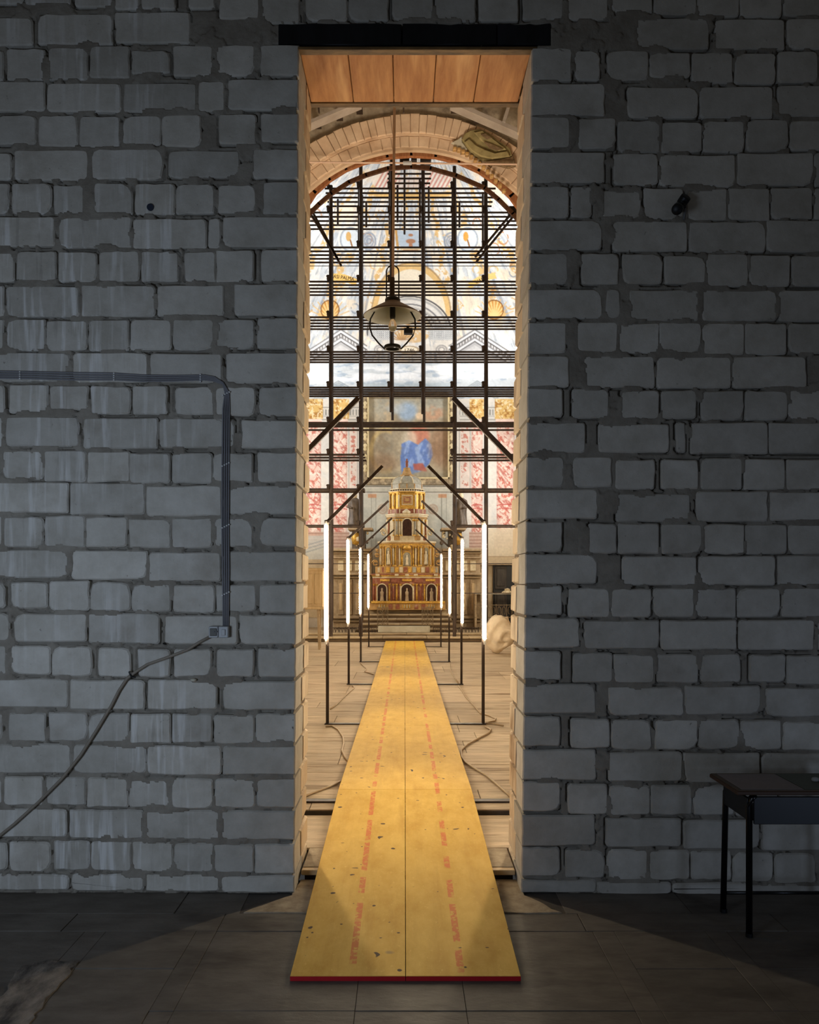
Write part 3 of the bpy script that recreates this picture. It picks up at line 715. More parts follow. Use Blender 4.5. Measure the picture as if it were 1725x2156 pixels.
# golden shells
for cx in (695, 1041):
    for k in range(11):
        a = math.pi*(k-.2)/9.6+math.pi; L_ = 32
        P_.fill(P_.line((cx, 672), (cx+L_*1.3*math.cos(a), 664+L_*1.1*math.sin(a)), 1.6), (214, 176, 112), .7)
    P_.fill(P_.ell(cx, 652, 19, 20), (196, 142, 74))
    for k in range(9):
        a = math.pi*(k+1)/10+math.pi; P_.fill(P_.ell(cx, 652, 19, 20)*P_.line((cx, 670), (cx+24*math.cos(a), 664+30*math.sin(a)), 2.4), (234, 200, 138), .9)
    P_.fill(P_.ring(cx, 652, 19, 20, 1.5), (120, 80, 44), .8)
# painted pediments
for cx, s_ in ((718, -1), (1000, 1)):
    def mir(pts): return [(cx+s_*(-(x-cx)), y) if s_ > 0 else (x, y) for x, y in pts]
    P_.fill(P_.poly(mir([(cx, 694), (cx-70, 742), (cx-70, 770), (cx+52, 770), (cx+52, 730)])), (198, 198, 196))
    for k, (g, w_) in enumerate(((120, 1.8), (226, 3), (84, 2), (212, 4), (132, 2), (230, 3), (96, 2), (176, 4))):
        o = k*4.2
        (p1, p2, p3) = mir([(cx-75, 742+o), (cx, 694+o), (cx+54, 728+o)])
        P_.fill(P_.line(p1, p2, w_), (g, g, g), .85); P_.fill(P_.line(p2, p3, w_), (g, g, g), .85)
    (p1, p2, p3) = mir([(cx-75, 754), (cx, 706), (cx+54, 740)])
    dm = ((np.floor(X/3.0) % 2) == 0)*1.0
    P_.fill(P_.line(p1, p2, 5)*dm, (110, 106, 102), .7); P_.fill(P_.line(p2, p3, 5)*dm, (110, 106, 102), .7)
# ----- sky band with a painted glare streak
m = sm(Y, 760, 768)*(1-sm(Y, 836, 842)); P_.fill(m, (204, 212, 216))
P_.fill(m*sm(fb(X*.35, Y, 7), .5, .66), (150, 170, 190), .7); P_.fill(m*(1-sm(np.abs(Y-785+(X-868)*.03), 9, 22))*sm(fb(X*.2, Y, 9), .25, .5), (242, 246, 248), .9)  # last fill: glare on the wall, painted in as near-white colour
P_.fill(P_.rect(765, 955, 806, 836), (178, 194, 202), .6)
for cx in (712, 1005):
    for k in range(5): 
        P_.fill(P_.line((cx-50, 834+k*4), (cx, 802+k*4), 1.6)+P_.line((cx, 802+k*4), (cx+44, 826+k*4), 1.6), (136, 146, 152), .6)
# ----- storey of painted columns
lo = sm(Y, 838, 841)
P_.fill(lo, (222, 218, 208)); P_.fill(lo*sm(fb(X, Y, 20), .5, .7), (204, 206, 204), .5)
P_.fill(lo*(MX > 100)*((np.abs(Y-868) < 6)*(np.floor(X/3.2) % 2 == 0)), (140, 140, 132), .8)
for yy in (858, 876, 884): P_.fill(lo*(MX > 100)*(np.abs(Y-yy) < 1.1), (160, 158, 150), .8)
for x0, x1 in ((644, 676), (700, 731), (993, 1016), (1046, 1084)):
    cxm = (x0+x1)/2; u = (X-cxm)/((x1-x0)/2)
    body = P_.rect(x0, x1, 888, 1156)
    P_.fill(body, (228, 200, 186))
    vein = fb(X*1.3+Y*.5, Y*.75-X*.9, 7)
    leaf = np.sin((Y*.95+np.abs(u)*26)/4.2+vein*6)
    P_.fill(body*sm(leaf, .1, .8)*sm(fb(X*.8, Y*.5, 12), .3, .6), (204, 116, 98), .85)
    P_.fill(body*sm(fb(X+Y*.6, Y*.6, 3.4), .55, .64), (240, 226, 212), .9)
    P_.fill(body*sm(fb(X-Y*.8, Y*.5, 4), .58, .66), (176, 88, 78), .6)
    P_.fill(body*sm(np.abs(u), .72, 1.0), (170, 130, 120), .35)
    cap_ = P_.rect(x0-4, x1+4, 840, 882); P_.fill(cap_, (222, 186, 116))
    P_.fill(cap_*sm(fb(X, Y, 5), .5, .6), (168, 116, 58), .8); P_.fill(cap_*sm(fb(X+90, Y, 4), .58, .66), (246, 228, 186), .9)
    P_.fill(P_.rect(x0-2, x1+2, 882, 889), (238, 214, 200)); P_.fill(P_.rect(x0-2, x1+2, 888, 890), (160, 90, 80), .8)
    for yy in (1062, 1070): P_.fill(body*(np.abs(Y-yy-3*u*u) < 1.2), (190, 90, 84), .8)
    P_.fill(P_.rect(x0-5, x1+5, 1120, 1156), (206, 176, 158), .9)
    for k in range(5): P_.fill(P_.rect(x0-5, x1+5, 1122+k*7, 1124+k*7), (150, 108, 92), .6)
for x0, x1 in ((735, 753), (968, 990)):
    P_.fill(P_.rect(x0, x1, 890, 1030), (226, 214, 204)); P_.fill(P_.rect(x0+4, x1-4, 895, 1025)*sm(fb(X, Y, 5), .54, .6), (196, 120, 104), .8)
    P_.fill(P_.rect(x0-1, x0+.6, 890, 1030)+P_.rect(x1-.6, x1+1, 890, 1030), (150, 150, 146), .7)
# ----- niche wall around and under the altarpiece
nm = P_.rect(762, 958, 838, 1180); P_.fill(nm, (206, 204, 188))
P_.fill(nm*sm(fb(X, Y, 24), .45, .65), (190, 190, 176), .8)
for yy, g in ((1024, 120), (1027, 222), (1036, 150), (1039, 214)): P_.fill(nm*(np.abs(Y-yy) < 1.3), (g, g-4, g-16), .8)
for x_ in (782, 792, 930, 940): P_.fill(nm*(Y > 1040)*(np.abs(X-x_) < 1), (150, 148, 134), .7)
for cx in (806, 912): P_.fill(P_.ring(cx, 1072, 9, 9, 3)+P_.ell(cx, 1072, 6, 6), (182, 162, 142), .8)
for cx in (784, 932): P_.fill(P_.rect(cx-9, cx+9, 1040, 1048), (206, 150, 110), .8)
# ----- lower zone
lw = sm(Y, 1150, 1158); P_.fill(lw, (206, 186, 152)); P_.fill(lw*sm(fb(X, Y, 30), .45, .65), (190, 168, 134), .8)
P_.fill(P_.rect(600, 700, 1128, 1178), (206, 208, 200), .8)
for k in range(3): P_.fill(P_.line((640, 1150+k*7), (700, 1132+k*7), 1.6), (150, 156, 158), .6)
P_.fill(P_.rect(1028, 1130, 1112, 1172), (226, 212, 184), .9); P_.fill((Y > 1171)*(Y < 1173)*(X > 1020)*1.0, (160, 130, 96), .7)
P_.mul(.93+.14*fb(X, Y, 60)); P_.mul(.95+.10*fb(X, Y, 3.2))
fw = MB().box(-4.4, 4.4, YF+.02, YF+.4, 0, 16).build('wall_back', M['plaster'], kind='structure', label='end wall of the nave painted all over with a baroque fresco', category='wall')
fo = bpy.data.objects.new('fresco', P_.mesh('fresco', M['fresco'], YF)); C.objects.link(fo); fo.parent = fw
ink = plain('brown_ink', (64, 46, 34), .9)
def lettering(txt, px, py, size, rot, sx=1.0, Yd=YF-.006, mat=None, parent=None):
    cu = bpy.data.curves.new('lettering', 'FONT'); cu.body = txt; cu.size = size; cu.align_x = 'CENTER'; cu.align_y = 'CENTER'; cu.extrude = .002
    cu.offset = -.002
    tmp = bpy.data.objects.new('lettering', cu); C.objects.link(tmp)
    dg = bpy.context.evaluated_depsgraph_get(); me = bpy.data.meshes.new_from_object(tmp.evaluated_get(dg)); bpy.data.objects.remove(tmp)
    o = bpy.data.objects.new('lettering', me); me.materials.clear(); me.materials.append(mat or ink); C.objects.link(o)
    o.rotation_euler = (math.pi/2, rot, 0); o.scale = (sx, 1, 1); p = W(px, py, YF); o.location = (p.x, Yd, p.z); o.parent = parent or fw; return o
lettering('ASI PALMA', 724, 585, .17, math.radians(8), .82)
lettering('UASI C', 1015, 589, .17, math.radians(-22), .85)
lettering('1746', 862, 737.5, .15, 0, 1.15)

# altarpiece painting in its marble frame
A_ = Paint(776, 944, 838, 1008, 1.0); X, Y = A_.X, A_.Y
A_.c[:] = np.array((164, 152, 128))/255
A_.fill(sm(fb(X, Y, 40), .4, .6), (138, 124, 100), .8); A_.fill((1-sm(Y, 850, 900)), (176, 178, 166), .7)
A_.fill(sm(fb(X, Y*.8, 18), .52, .66), (196, 184, 156), .5)
A_.fill(A_.ell(858, 868, 20, 20, .4), (150, 178, 208), .8); A_.fill(A_.ell(835, 862, 18, 10, .5), (186, 196, 200), .7)
A_.fill(A_.ell(812, 872, 20, 30, .5)*sm(fb(X, Y, 9), .4, .6), (196, 176, 142), .8)
A_.fill(A_.ell(910, 872, 24, 16, .4)*sm(fb(X, Y, 9), .35, .6), (192, 150, 120), .8)
A_.fill(A_.ell(884, 878, 9, 8, .3), (232, 206, 170), .8)
A_.fill(A_.ell(882, 918, 22, 22, .3), (196, 126, 104), .85)
A_.fill(A_.ell(862, 926, 16, 18, .3), (214, 204, 182), .7)
A_.fill(A_.poly([(846, 936), (862, 928), (880, 938), (896, 924), (908, 936), (912, 958), (904, 978), (886, 994), (866, 1000), (846, 1004), (843, 970)]), (104, 132, 190))
A_.fill(A_.poly([(846, 936), (862, 928), (880, 938), (896, 924), (908, 936), (912, 958), (904, 978), (886, 994), (866, 1000), (846, 1004), (843, 970)])*sm(fb(X*1.6+Y*.4, Y*.7, 9), .5, .62), (160, 184, 222), .8)
A_.fill(A_.poly([(870, 978), (890, 976), (900, 994), (884, 992), (872, 990)]), (178, 96, 80), .9)
A_.fill(A_.ell(822, 938, 24, 26, .5)*sm(fb(X, Y, 11), .42, .56), (150, 142, 122), .7); A_.fill(A_.ring(812, 950, 30, 44, 5, 3)*(X < 826), (204, 176, 110), .5)
A_.fill(A_.ell(930, 940, 26, 44, .4), (150, 112, 84), .6); A_.fill(A_.ell(806, 976, 30, 20, .5), (132, 104, 78), .6)
A_.fill(sm(Y, 986, 1000), (134, 128, 108), .5);
for _ in range(3):
    A_.c[1:-1, 1:-1] = (A_.c[1:-1, 1:-1]*2+A_.c[:-2, 1:-1]+A_.c[2:, 1:-1]+A_.c[1:-1, :-2]+A_.c[1:-1, 2:])/6
A_.mul(.90+.2*fb(X, Y, 5))
ap = thing('altarpiece', W(860, 1020, YF-.2), 'large faded altarpiece painting with a blue robed figure in a mottled marble frame', 'painting')
cm = A_.mesh('canvas', M['canvas'], YF-.12); cv = bpy.data.objects.new('canvas', cm)
off = ap.location
for v_ in cm.vertices: v_.co -= off
C.objects.link(cv); cv.parent = ap
M['frame'] = mottled('frame_marble', (112, 98, 76), (168, 152, 122), 9, rough=.6, bump=.5, bscale=20, c3=(196, 176, 140))
M['framelight'] = mottled('gilt_frame', (196, 178, 132), (216, 200, 160), 10, rough=.5, bump=.2)
def pr(x0, x1, y0, y1, D0, D1, mb=None, b=.01):   # a block given by its outline on the end wall's plane
    a = W(x0, y1, YF); c_ = W(x1, y0, YF); return (mb or MB()).box(a.x, c_.x, D0, D1, a.z, c_.z, b=b)
for r in ((764, 776, 838, 1022), (944, 956, 838, 1022)): pr(*r, YF-.22, YF-.01).build('frame_side', M['frame'], ap)
pr(776, 944, 1009, 1022, YF-.22, YF-.01).build('frame_rail', M['frame'], ap)
pr(776, 944, 830, 838, YF-.22, YF-.01).build('frame_rail', M['frame'], ap)
for r in ((774, 777.5, 838, 1010), (942.5, 946, 838, 1010), (774, 946, 1006.5, 1010)): pr(*r, YF-.25, YF-.1, b=.006).build('frame_fillet', M['framelight'], ap)
for yy in range(856, 1010, 22):
    for cx in (770, 950):
        p = W(cx, yy, YF); MB().lathe((p.x, YF-.23, p.z), [(0.02, -.12), (.07, -.08), (.04, 0), (.08, .06), (.02, .12)], 8).build('frame_scroll', M['framelight'], ap, smooth=True)

# ------------------------------------------------------------------ masonry arch across the nave, with its timber centering
YA = 13.0
def circ(pts_center, r, Yd, a0, a1, n): 
    cx, cy = pts_center; return [W(cx+r*math.sin(a0+(a1-a0)*i/n), cy-r*math.cos(a0+(a1-a0)*i/n), Yd) for i in range(n+1)]
cA = (868, 627); R_OUT = 388; R_MID = 348; R_IN = 322; R_INT = 317
arch = MB(); n = 40; a1 = math.radians(62)
o_ = circ(cA, R_IN-6, YA, -a1, a1, n)
ring_v = []; 
for i in range(n+1):
    t = -a1+2*a1*i/n; ring_v.append(W(cA[0]+388*math.sin(t), cA[1]-388*math.cos(t), YA))
top_z = 9.62
vs_ = []; fs_ = []
for i in range(n+1): vs_ += [(ring_v[i].x*.985, YA+.10, ring_v[i].z-.12), (ring_v[i].x, YA+.10, top_z+.3 if abs(ring_v[i].x) < 4.6 else top_z+.3)]
vs_ = [(max(-4.4, min(4.4, p[0])), p[1], p[2]) for p in vs_]
m_ = len(vs_); vs_ += [(p[0], YA+.8, p[2]) for p in vs_]
for i in range(n):
    a = 2*i; fs_ += [(a, a+2, a+3, a+1), (a+m_, a+1+m_, a+3+m_, a+2+m_), (a, a+m_, a+2+m_, a+2), (a+1, a+3, a+3+m_, a+1+m_)]
arch.add(vs_, fs_)
aw = arch.build('wall_arch', M['rubble'], kind='structure', label='rubble wall above the great stone arch across the nave', category='wall')
xl_, xr_ = (868-280-VX)/F*YA, (868+280-VX)/F*YA; zsp = W(0, 478, YA).z
MB().box(-4.4, xl_, YA, YA+.5, HF-.02, zsp).build('pier', M['voussoir'], aw); MB().box(xr_, 4.4, YA, YA+.5, HF-.02, zsp).build('pier', M['voussoir'], aw)
MB().box(-4.4, -2.45, YA+.02, YA+.5, zsp, top_z+.3).box(2.70, 4.4, YA+.02, YA+.5, zsp, top_z+.3).build('spandrel', M['rubble'], aw)
def voussoirs(r1, r0, y0, y1, cnt, mat, c0=cA, gap=.0011, name='voussoir', jitter=2.0):
    t = -a1
    while t < a1:
        dt = 2*a1/cnt*rnd.uniform(.75, 1.25); t2 = min(t+dt, a1)
        j = rnd.uniform(-jitter, jitter); poly = []
        for q in range(4): tt = t+gap+(t2-t-2*gap)*q/3; p = W(c0[0]+(r1+j)*math.sin(tt), c0[1]-(r1+j)*math.cos(tt), YA); poly.append((p.x, p.z))
        for q in range(4): tt = t2-gap-(t2-t-2*gap)*q/3; p = W(c0[0]+r0*math.sin(tt), c0[1]-r0*math.cos(tt), YA); poly.append((p.x, p.z))
        if all(abs(p[0]) < 4.35 for p in poly): MB().prism(poly[::-1], y0+rnd.uniform(-.01, .01), y1, b=.012).build(name, mat, aw)
        t = t2
voussoirs(R_OUT, R_MID, YA, YA+.15, 44, M['voussoir'])
voussoirs(R_MID-2, R_IN, YA+.06, YA+.15, 30, M['voussoir'], jitter=.5)
# intrados fillet: a continuous narrow moulding under the voussoirs
mm = MB(); q = 48
for (ra, rb_, y0, y1) in ((R_IN+1, R_INT, YA+.08, YA+.16), (R_OUT-3, R_MID-2, YA+.03, YA+.17), (R_MID, R_IN, YA+.085, YA+.17)):
    A1 = circ(cA, ra, YA, -a1, a1, q); B1 = circ(cA, rb_, YA, -a1, a1, q)
    vs_ = [(p.x, y0, p.z) for p in A1]+[(p.x, y0, p.z) for p in B1]+[(p.x, y1, p.z) for p in A1]+[(p.x, y1, p.z) for p in B1]
    k = q+1; fs_ = []
    for i in range(q): fs_ += [(i, i+1, k+i+1, k+i), (2*k+i, 3*k+i, 3*k+i+1, 2*k+i+1), (i, 2*k+i, 2*k+i+1, i+1), (k+i, k+i+1, 3*k+i+1, 3*k+i)]
    mm.add(vs_, fs_)
mm.build('arch_moulding', M['voussoir'], aw)
def seg_arch(name, pts, thick, depth, Yd, mat, label):
    t_ = thing(name, (0, Yd, W(0, pts[0][1], Yd).z), label, 'arch')
    for i in range(len(pts)-1):
        p = W(*pts[i], Yd); q = W(*pts[i+1], Yd); d = (q-p).normalized()
        MB().beam(p-d*.02, q+d*.02, thick, depth).build('timber', mat, t_)
    return t_
tcn = seg_arch('timber_centering', [(606, 520), (618, 474), (640, 436), (661, 404), (692, 376), (727, 354), (764, 339), (815, 327), (866, 323), (918, 326), (968, 338), (1010, 357), (1048, 383), (1078, 412), (1098, 440), (1120, 476), (1132, 520)], .125, .09, 15.0, M['wood'], 'orange-brown segmented timber centering just under the stone arch')
for px_ in (606, 1132):
    p = W(px_, 520, 15.0); MB().beam((p.x, 15, p.z+.05), (p.x, 15, HF), .125, .09).build('timber_post', M['wood'], tcn)
seg_arch('timber_rib', [(640, 462), (672, 430), (698, 408), (735, 384), (771, 369), (817, 355), (866, 351), (907, 355), (961, 370), (1021, 396), (1050, 420), (1080, 450), (1100, 474)], .10, .07, 21.2, M['darkwood'], 'dark brown polygonal timber rib behind the first centering')
# sloping roof timbers seen above the arch
rb = thing('roof_rafters', (0, 12.3, 9.2), 'pale sloping roof timbers between the arch and the ceiling', 'beam')
def raf(a, b_, Yd, wx, wy, mat): MB().beam(W(*a, Yd), W(*b_, Yd), wx, wy).build('rafter', mat, rb)
raf((630, 274), (760, 219), 12.6, .05, .2, M['roofslab']); raf((1110, 291), (950, 221), 12.6, .06, .2, M['roofslab'])
raf((1072, 222), (1061, 258), 12.5, .05, .05, M['roofslab']); raf((671, 224), (672, 238), 12.4, .025, .04, M['iron']); raf((850, 222), (850, 238), 12.4, .025, .04, M['iron'])
for a in ((669, 262), (715, 245), (757, 231), (957, 229), (1005, 251), (1052, 268)): p = W(*a, 12.9); MB().box(p.x-.05, p.x+.05, 12.8, 13.0, p.z-.02, p.z+.025).build('rafter_wedge', M['iron'], rb)
# tie rod with turnbuckle
tr = thing("tie_rod", W(872, 343, 12.8), 'thin pale steel tie rod with a turnbuckle spanning the arch', 'rod')
MB().tube([W(256, 338, 12.8), W(868, 343.5, 12.8), W(1448, 350, 12.8)], .014, 8).build('rod', M['roditem'], tr)
a = W(849, 343.3, 12.8); MB().tube([a, a+Vector((.135, 0, 0))], .03, 8).build('turnbuckle', M['plasticwhite'], tr)
# fallen piece of painted plaster on the arch, lower right
pf = thing('plaster_fragment', W(1030, 350, 12.9), 'olive-green painted drapery fragment clinging to the arch stones', 'plaster relief')
def sheet(name, out, mat, Yd, th_=.05, wav=.03, b=.015):
    poly = [(W(x, y, Yd).x, W(x, y, Yd).z) for x, y in out]; m = MB(); m.prism(poly, Yd-th_, Yd, b=b); return m.build(name, mat, pf)
sheet('drapery', [(972, 296), (978, 284), (990, 277), (1010, 274), (1028, 282), (1046, 296), (1066, 310), (1074, 316), (1078, 330), (1060, 338), (1036, 342), (1010, 338), (990, 322)], M['canvasgreen'], 12.97)
sheet('drapery_fold', [(978, 300), (992, 318), (1012, 331), (1036, 336), (1074, 330), (1070, 321), (1044, 326), (1020, 320), (1000, 308), (986, 294)], M['canvasgreen'], 12.90, .03)
sheet('drapery_fold', [(998, 280), (1014, 276), (1030, 287), (1048, 302), (1066, 316), (1050, 318), (1032, 308), (1014, 298)], M['canvasgreen'], 12.91, .03)
sheet('dark_print', [(1012, 284), (1022, 281), (1036, 291), (1026, 294)], M['canvasdark'], 12.86, .01, b=.003)
sheet('dark_print', [(1018, 298), (1034, 303), (1060, 315), (1046, 317), (1030, 312)], M['canvasdark'], 12.86, .01, b=.003)
sheet('fringe', [(1018, 343), (1050, 338), (1082, 332), (1086, 352), (1070, 356), (1046, 350), (1030, 348)], M['canvasdark'], 12.95)
sheet('torn_edge', [(950, 302), (964, 294), (973, 288), (974, 300), (984, 316), (968, 312), (956, 306)], M['whitebase'], 12.98, .03)
for k in range(13):
    p = W(958+k*8.6, 316+(k/12)**1.5*88, 12.98); MB().box(p.x-.032, p.x+.028, 12.9, 12.99, p.z-.03, p.z+.02, b=.01).build('ornament_bead', M['ochre'], pf)
# ------------------------------------------------------------------ scaffolding in front of the fresco
YS = 22.0
scf = thing('scaffolding', (0, YS, HF), 'tall dark iron tube scaffolding standing before the frescoed end wall', 'scaffolding')
def tb(name, a, b_, r, mat=M['iron'], n=6, parent=scf): return MB().tube([a, b_], r, n).build(name, mat, parent)
def Zs(py, Yd=YS): return H+(VY-py)/F*Yd
def Xs(px, Yd=YS): return (px-VX)/F*Yd
layers = [0, .26, .52, .78, 1.04]
def htube(x0, x1, py, ly, r=.021): 
    z = Zs(py); Yd = YS+ly; tb('ledger', (Xs(x0), Yd, z), (Xs(x1), Yd, z), r)
for py, xa, xb_, lays, r in ((366, 816, 908, (0,), .025), (376, 816, 908, (0,), .025), (386, 818, 906, (0,), .025),
    (397, 684, 1044, (0, 1, 2, 3, 4), .026), (447.5, 630, 1100, (0, 1, 2, 3, 4), .026), (521, 630, 1100, (0, 1, 2, 3, 4), .026),
    (593, 630, 1100, (0, 1, 2, 3, 4), .026), (668, 630, 1100, (0, 1, 2, 3, 4), .026), (741, 630, 1100, (0, 1, 2, 3, 4), .027),
    (816, 630, 1100, (0, 1, 2, 3, 4), .027), (890.5, 630, 1100, (0, 1, 2, 4), .028)):
    for l in lays: htube(xa, xb_, py, layers[l], r)
for py, ls in ((957.5, (0, 2, 4)), (1032, (0, 1)), (1108, (0,)), (1187, (0,)), (1249, (0,))):
    for l in ls:
        rr = .03 if py < 1150 else .012
        if py > 1100 and py < 1150: rr = .042
        if py == 1032: rr = .05
        htube(630, 768, py, layers[l], rr); htube(950, 1100, py, layers[l], rr)
for py, x0, x1 in ((563, 630, 1100),): tb('guy_wire', (Xs(x0), YS-.1, Zs(py)), (Xs(x1), YS-.1, Zs(py)), .009)
posts = [(697, 392, 1352), (760, 340, 1352), (824.5, 335, 868), (891, 335, 872), (957, 352, 1352), (1023, 372, 1352)]
for px, y0, y1 in posts:
    z0 = HF if y1 > 1300 else Zs(y1)
    z1 = min(Zs(y0), 15.8)
    tb('standard', (Xs(px), YS-.03, z0), (Xs(px), YS-.03, z1), .052, n=8)
    tb('standard', ((Xs(px)+.03)*23.09/22, YS+1.09, .6 if y1 > 1300 else z0), ((Xs(px)+.03)*23.09/22, YS+1.09, z1-.4), .04, n=8)
for px, y0, y1 in ((837, 375, 454), (852, 335, 480), (904, 378, 455), (885, 360, 505), (820, 336, 480), (754, 385, 505), (770, 410, 465), (709, 405, 460), (955, 384, 502), (970, 412, 465), (1020, 390, 505)):
    tb('drop_tube', (Xs(px), YS+.4, Zs(y0)), (Xs(px), YS+.4, Zs(y1)), .03)
for px, y0, y1 in posts:
    for py in (397, 447.5, 521, 593, 668, 741, 816, 890.5, 957.5, 1032, 1108):
        if py > y1 or py < y0-5: continue
        z = Zs(py)+.05; x = Xs(px)
        MB().box(x-.105, x-.035, YS-.11, YS+.03, z-.03, z+.1, b=.01).tube([(x-.12, YS-.08, z+.07), (x-.02, YS-.08, z+.07)], .018, 5).build('coupler', M['iron'], scf)
for (a, b_) in (((652, 446), (719, 560)), ((655, 440), (713, 548))): MB().beam(W(*a, YS-.3), W(*b_, YS-.3), .05, .08).build('brace', M['iron'], scf)
for (a, b_) in (((1080, 446), (1001, 541)), ((1084, 452), (1003, 552))): MB().beam(W(*a, YS-.3), W(*b_, YS-.3), .05, .08).build('brace', M['iron'], scf)
for (x0, y0, x1, y1) in ((1070, 440, 1090, 456), (842, 332, 862, 350), (866, 334, 878, 344), (885, 330, 908, 346)):
    a = W(x0, y1, YS); b_ = W(x1, y0, YS); MB().box(a.x, b_.x, YS-.2, YS+.1, a.z, b_.z, b=.02).build('clamp_block', M['iron'], scf)
p = W(860, 697, YS-.25)
sl = thing('scaffold_spotlight', (p.x, p.y, p.z-.1), 'small black box spotlight clamped to the scaffolding beside the pendant lamp', 'spotlight')
MB().box(p.x-.12, p.x+.12, p.y-.1, p.y+.1, p.z-.08, p.z+.06, b=.015).build('housing', M['black'], sl)
MB().box(p.x-.05, p.x+.02, p.y-.05, p.y+.05, p.z+.06, p.z+.13).box(p.x-.02, p.x+.02, p.y, p.y+.3, p.z+.08, p.z+.12).build('bracket', M['black'], sl)

# ------------------------------------------------------------------ frames carrying the light tubes
Ds = [6.05, 9.3, 12.85, 16.4, 20.1]
words = ['nearest the doorway', 'second', 'third', 'fourth', 'farthest']
tc = [0, 0]
for i, D in enumerate(Ds):
    lab = ['dark steel lamp stand just behind the doorway jambs, only its two slanting arms in view', 'dark steel lamp stand in front, whose posts carry the two longest looking tubes',
           'dark steel lamp stand behind the front one, second row of posts', 'dark steel lamp stand third along the yellow walkway', 'dark steel lamp stand at the far end of the yellow walkway'][i]
    xl, xr = -.875, .893
    fr = thing('lamp_stand', (0.01, D, HF), lab, 'lamp stand', 'portal frames along the walkway')
    ztop = 2.55 if i == 0 else 2.42; zd = (3.08, 3.03, 2.98, 2.98, 2.98)[i]
    for x, s_ in ((xl, 1), (xr, -1)):
        MB().box(x-.017, x+.017, D-.017, D+.017, HF+.012, ztop, b=.003).build('post', M['iron'], fr)
        MB().beam((x, D, ztop-.02), (x+s_*(.535 if i == 0 else .625), D, zd), .034, .034).build('slanting_arm', M['iron'], fr)
        MB().box(x-.03, x+.03, D-.05, D+.03, ztop-.04, ztop-.005, b=.004).build('bracket', M['iron'], fr)
        lbl = ['pair hidden behind the jambs, ', 'front pair, ', 'second pair, ', 'third pair, ', 'farthest pair, '][i]
        side = 'left' if s_ > 0 else 'right'
        rank = ['nearest and partly behind the', 'longest looking, at the front on the', 'second along on the', 'third along on the', 'last before the altar on the'][i]
        xo = x-.012*s_; yo = D-.055
        t_ = thing('light_tube', (xo, yo, 1.05), 'glowing warm white tube lamp, %s %s %s' % (rank, side, 'side of the doorway' if i == 0 else 'of the walkway'), 'lamp', 'vertical tube lamps along the walkway')
        MB().tube([(xo, yo, 1.075), (xo, yo, 2.355)], .0185, 12).build('tube', M['tube'], t_, smooth=True)
        MB().tube([(xo, yo, 1.01), (xo, yo, 1.075)], .012, 8).build('end_cap', M['clip'], t_); MB().tube([(xo, yo, 2.355), (xo, yo, 2.40)], .012, 8).build('end_cap', M['clip'], t_)
    MB().box(xl-.03, xr+.03, D-.035, D+.035, HF+.001, HF+.012).build('base_bar', M['iron'], fr)

# ------------------------------------------------------------------ yellow walkway
def w_edge(y):    # left and right X
    return -.495, .503
prof = [(3.54, .0225), (6.14, .168), (8.94, .150), (11.95, .145), (15.2, .145), (18.4, .145), (21.5, .145)]
wk = thing('walkway', (0, 3.6, 0), 'long yellow plywood panel walkway with a red front edge leading to the altar', 'walkway')
for i in range(len(prof)-1):
    (ya, za), (yb_, zb_) = prof[i], prof[i+1]; ya += .0015; yb_ -= .0015
    for a, b_ in ((-.495, .0035), (.0065, .503)):
        t = .0215; bb = .0015
        vs_ = [(a+bb, ya+bb, za), (b_-bb, ya+bb, za), (b_-bb, yb_-bb, zb_), (a+bb, yb_-bb, zb_),
               (a, ya, za-bb), (b_, ya, za-bb), (b_, yb_, zb_-bb), (a, yb_, zb_-bb), (a, ya, za-t), (b_, ya, za-t), (b_, yb_, zb_-t), (a, yb_, zb_-t)]
        fs_ = [(0, 1, 2, 3), (11, 10, 9, 8)]+[(g*4+k, g*4+(k+1) % 4, g*4+4+(k+1) % 4, g*4+4+k) for g in (0, 1) for k in range(4)]
        m = MB(); m.add(vs_, fs_, 0)
        m.m[2+4+0] = 1; m.m[2+0] = 0
        m.build('board', [M['board'], M['rednode']], wk)
for D, z in ((6.1, .145), (8.9, .128), (11.9, .122), (15.2, .122)):
    MB().box(-.42, .43, D-.03, D+.03, HF+.0125, z-.0005 if z > HF+.014 else HF+.02).build('bearer', M['darkwood'], wk)

# ------------------------------------------------------------------ pendant lamp
YL = 7.5
def PL(px, py): return W(px, py, YL)
pl = thing('pendant_lamp', PL(827, 738), 'old enamel pendant lamp with wide conical shade and wire cage on a long rod', 'lamp')
MB().tube([Vector((PL(834, 0).x, YL, 9.61)), PL(832, 120), PL(829, 400), PL(827, 640)], .013, 8).build('rod', M['roditem'], pl)
MB().tube([PL(826, 585), PL(826, 640)], .024, 8).build('rod_sleeve', M['iron'], pl)
c0 = PL(827, 665)
sh = MB(); prof_ = [(.058, .112), (.075, .088), (.15, .045), (.235, -.006), (.268, -.03), (.262, -.034), (.16, .008), (.08, .06), (.05, .10)]
sh.lathe(c0, [(r, z+.03) for r, z in prof_], 40, cap=False)
so = sh.build('shade', [M['lampshade'], M['lampinside']], pl, smooth=True)
for p_ in so.data.polygons:
    if p_.index >= 40*5: p_.material_index = 1
MB().lathe((c0.x, c0.y, c0.z+.11), [(.064, 0), (.07, .01), (.07, .04), (.06, .052), (.02, .055)], 24).build('collar', M['black'], pl, smooth=True)
MB().lathe((c0.x, c0.y, c0.z-.03), [(.022, 0), (.026, .02), (.026, .1), (.02, .13)], 16).build('bulb_socket', M['black'], pl, smooth=True)
MB().lathe((c0.x, c0.y, c0.z-.145), [(.006, 0), (.024, .008), (.038, .035), (.040, .058), (.030, .09), (.02, .118)], 20).build('bulb', M['glass'], pl, smooth=True)
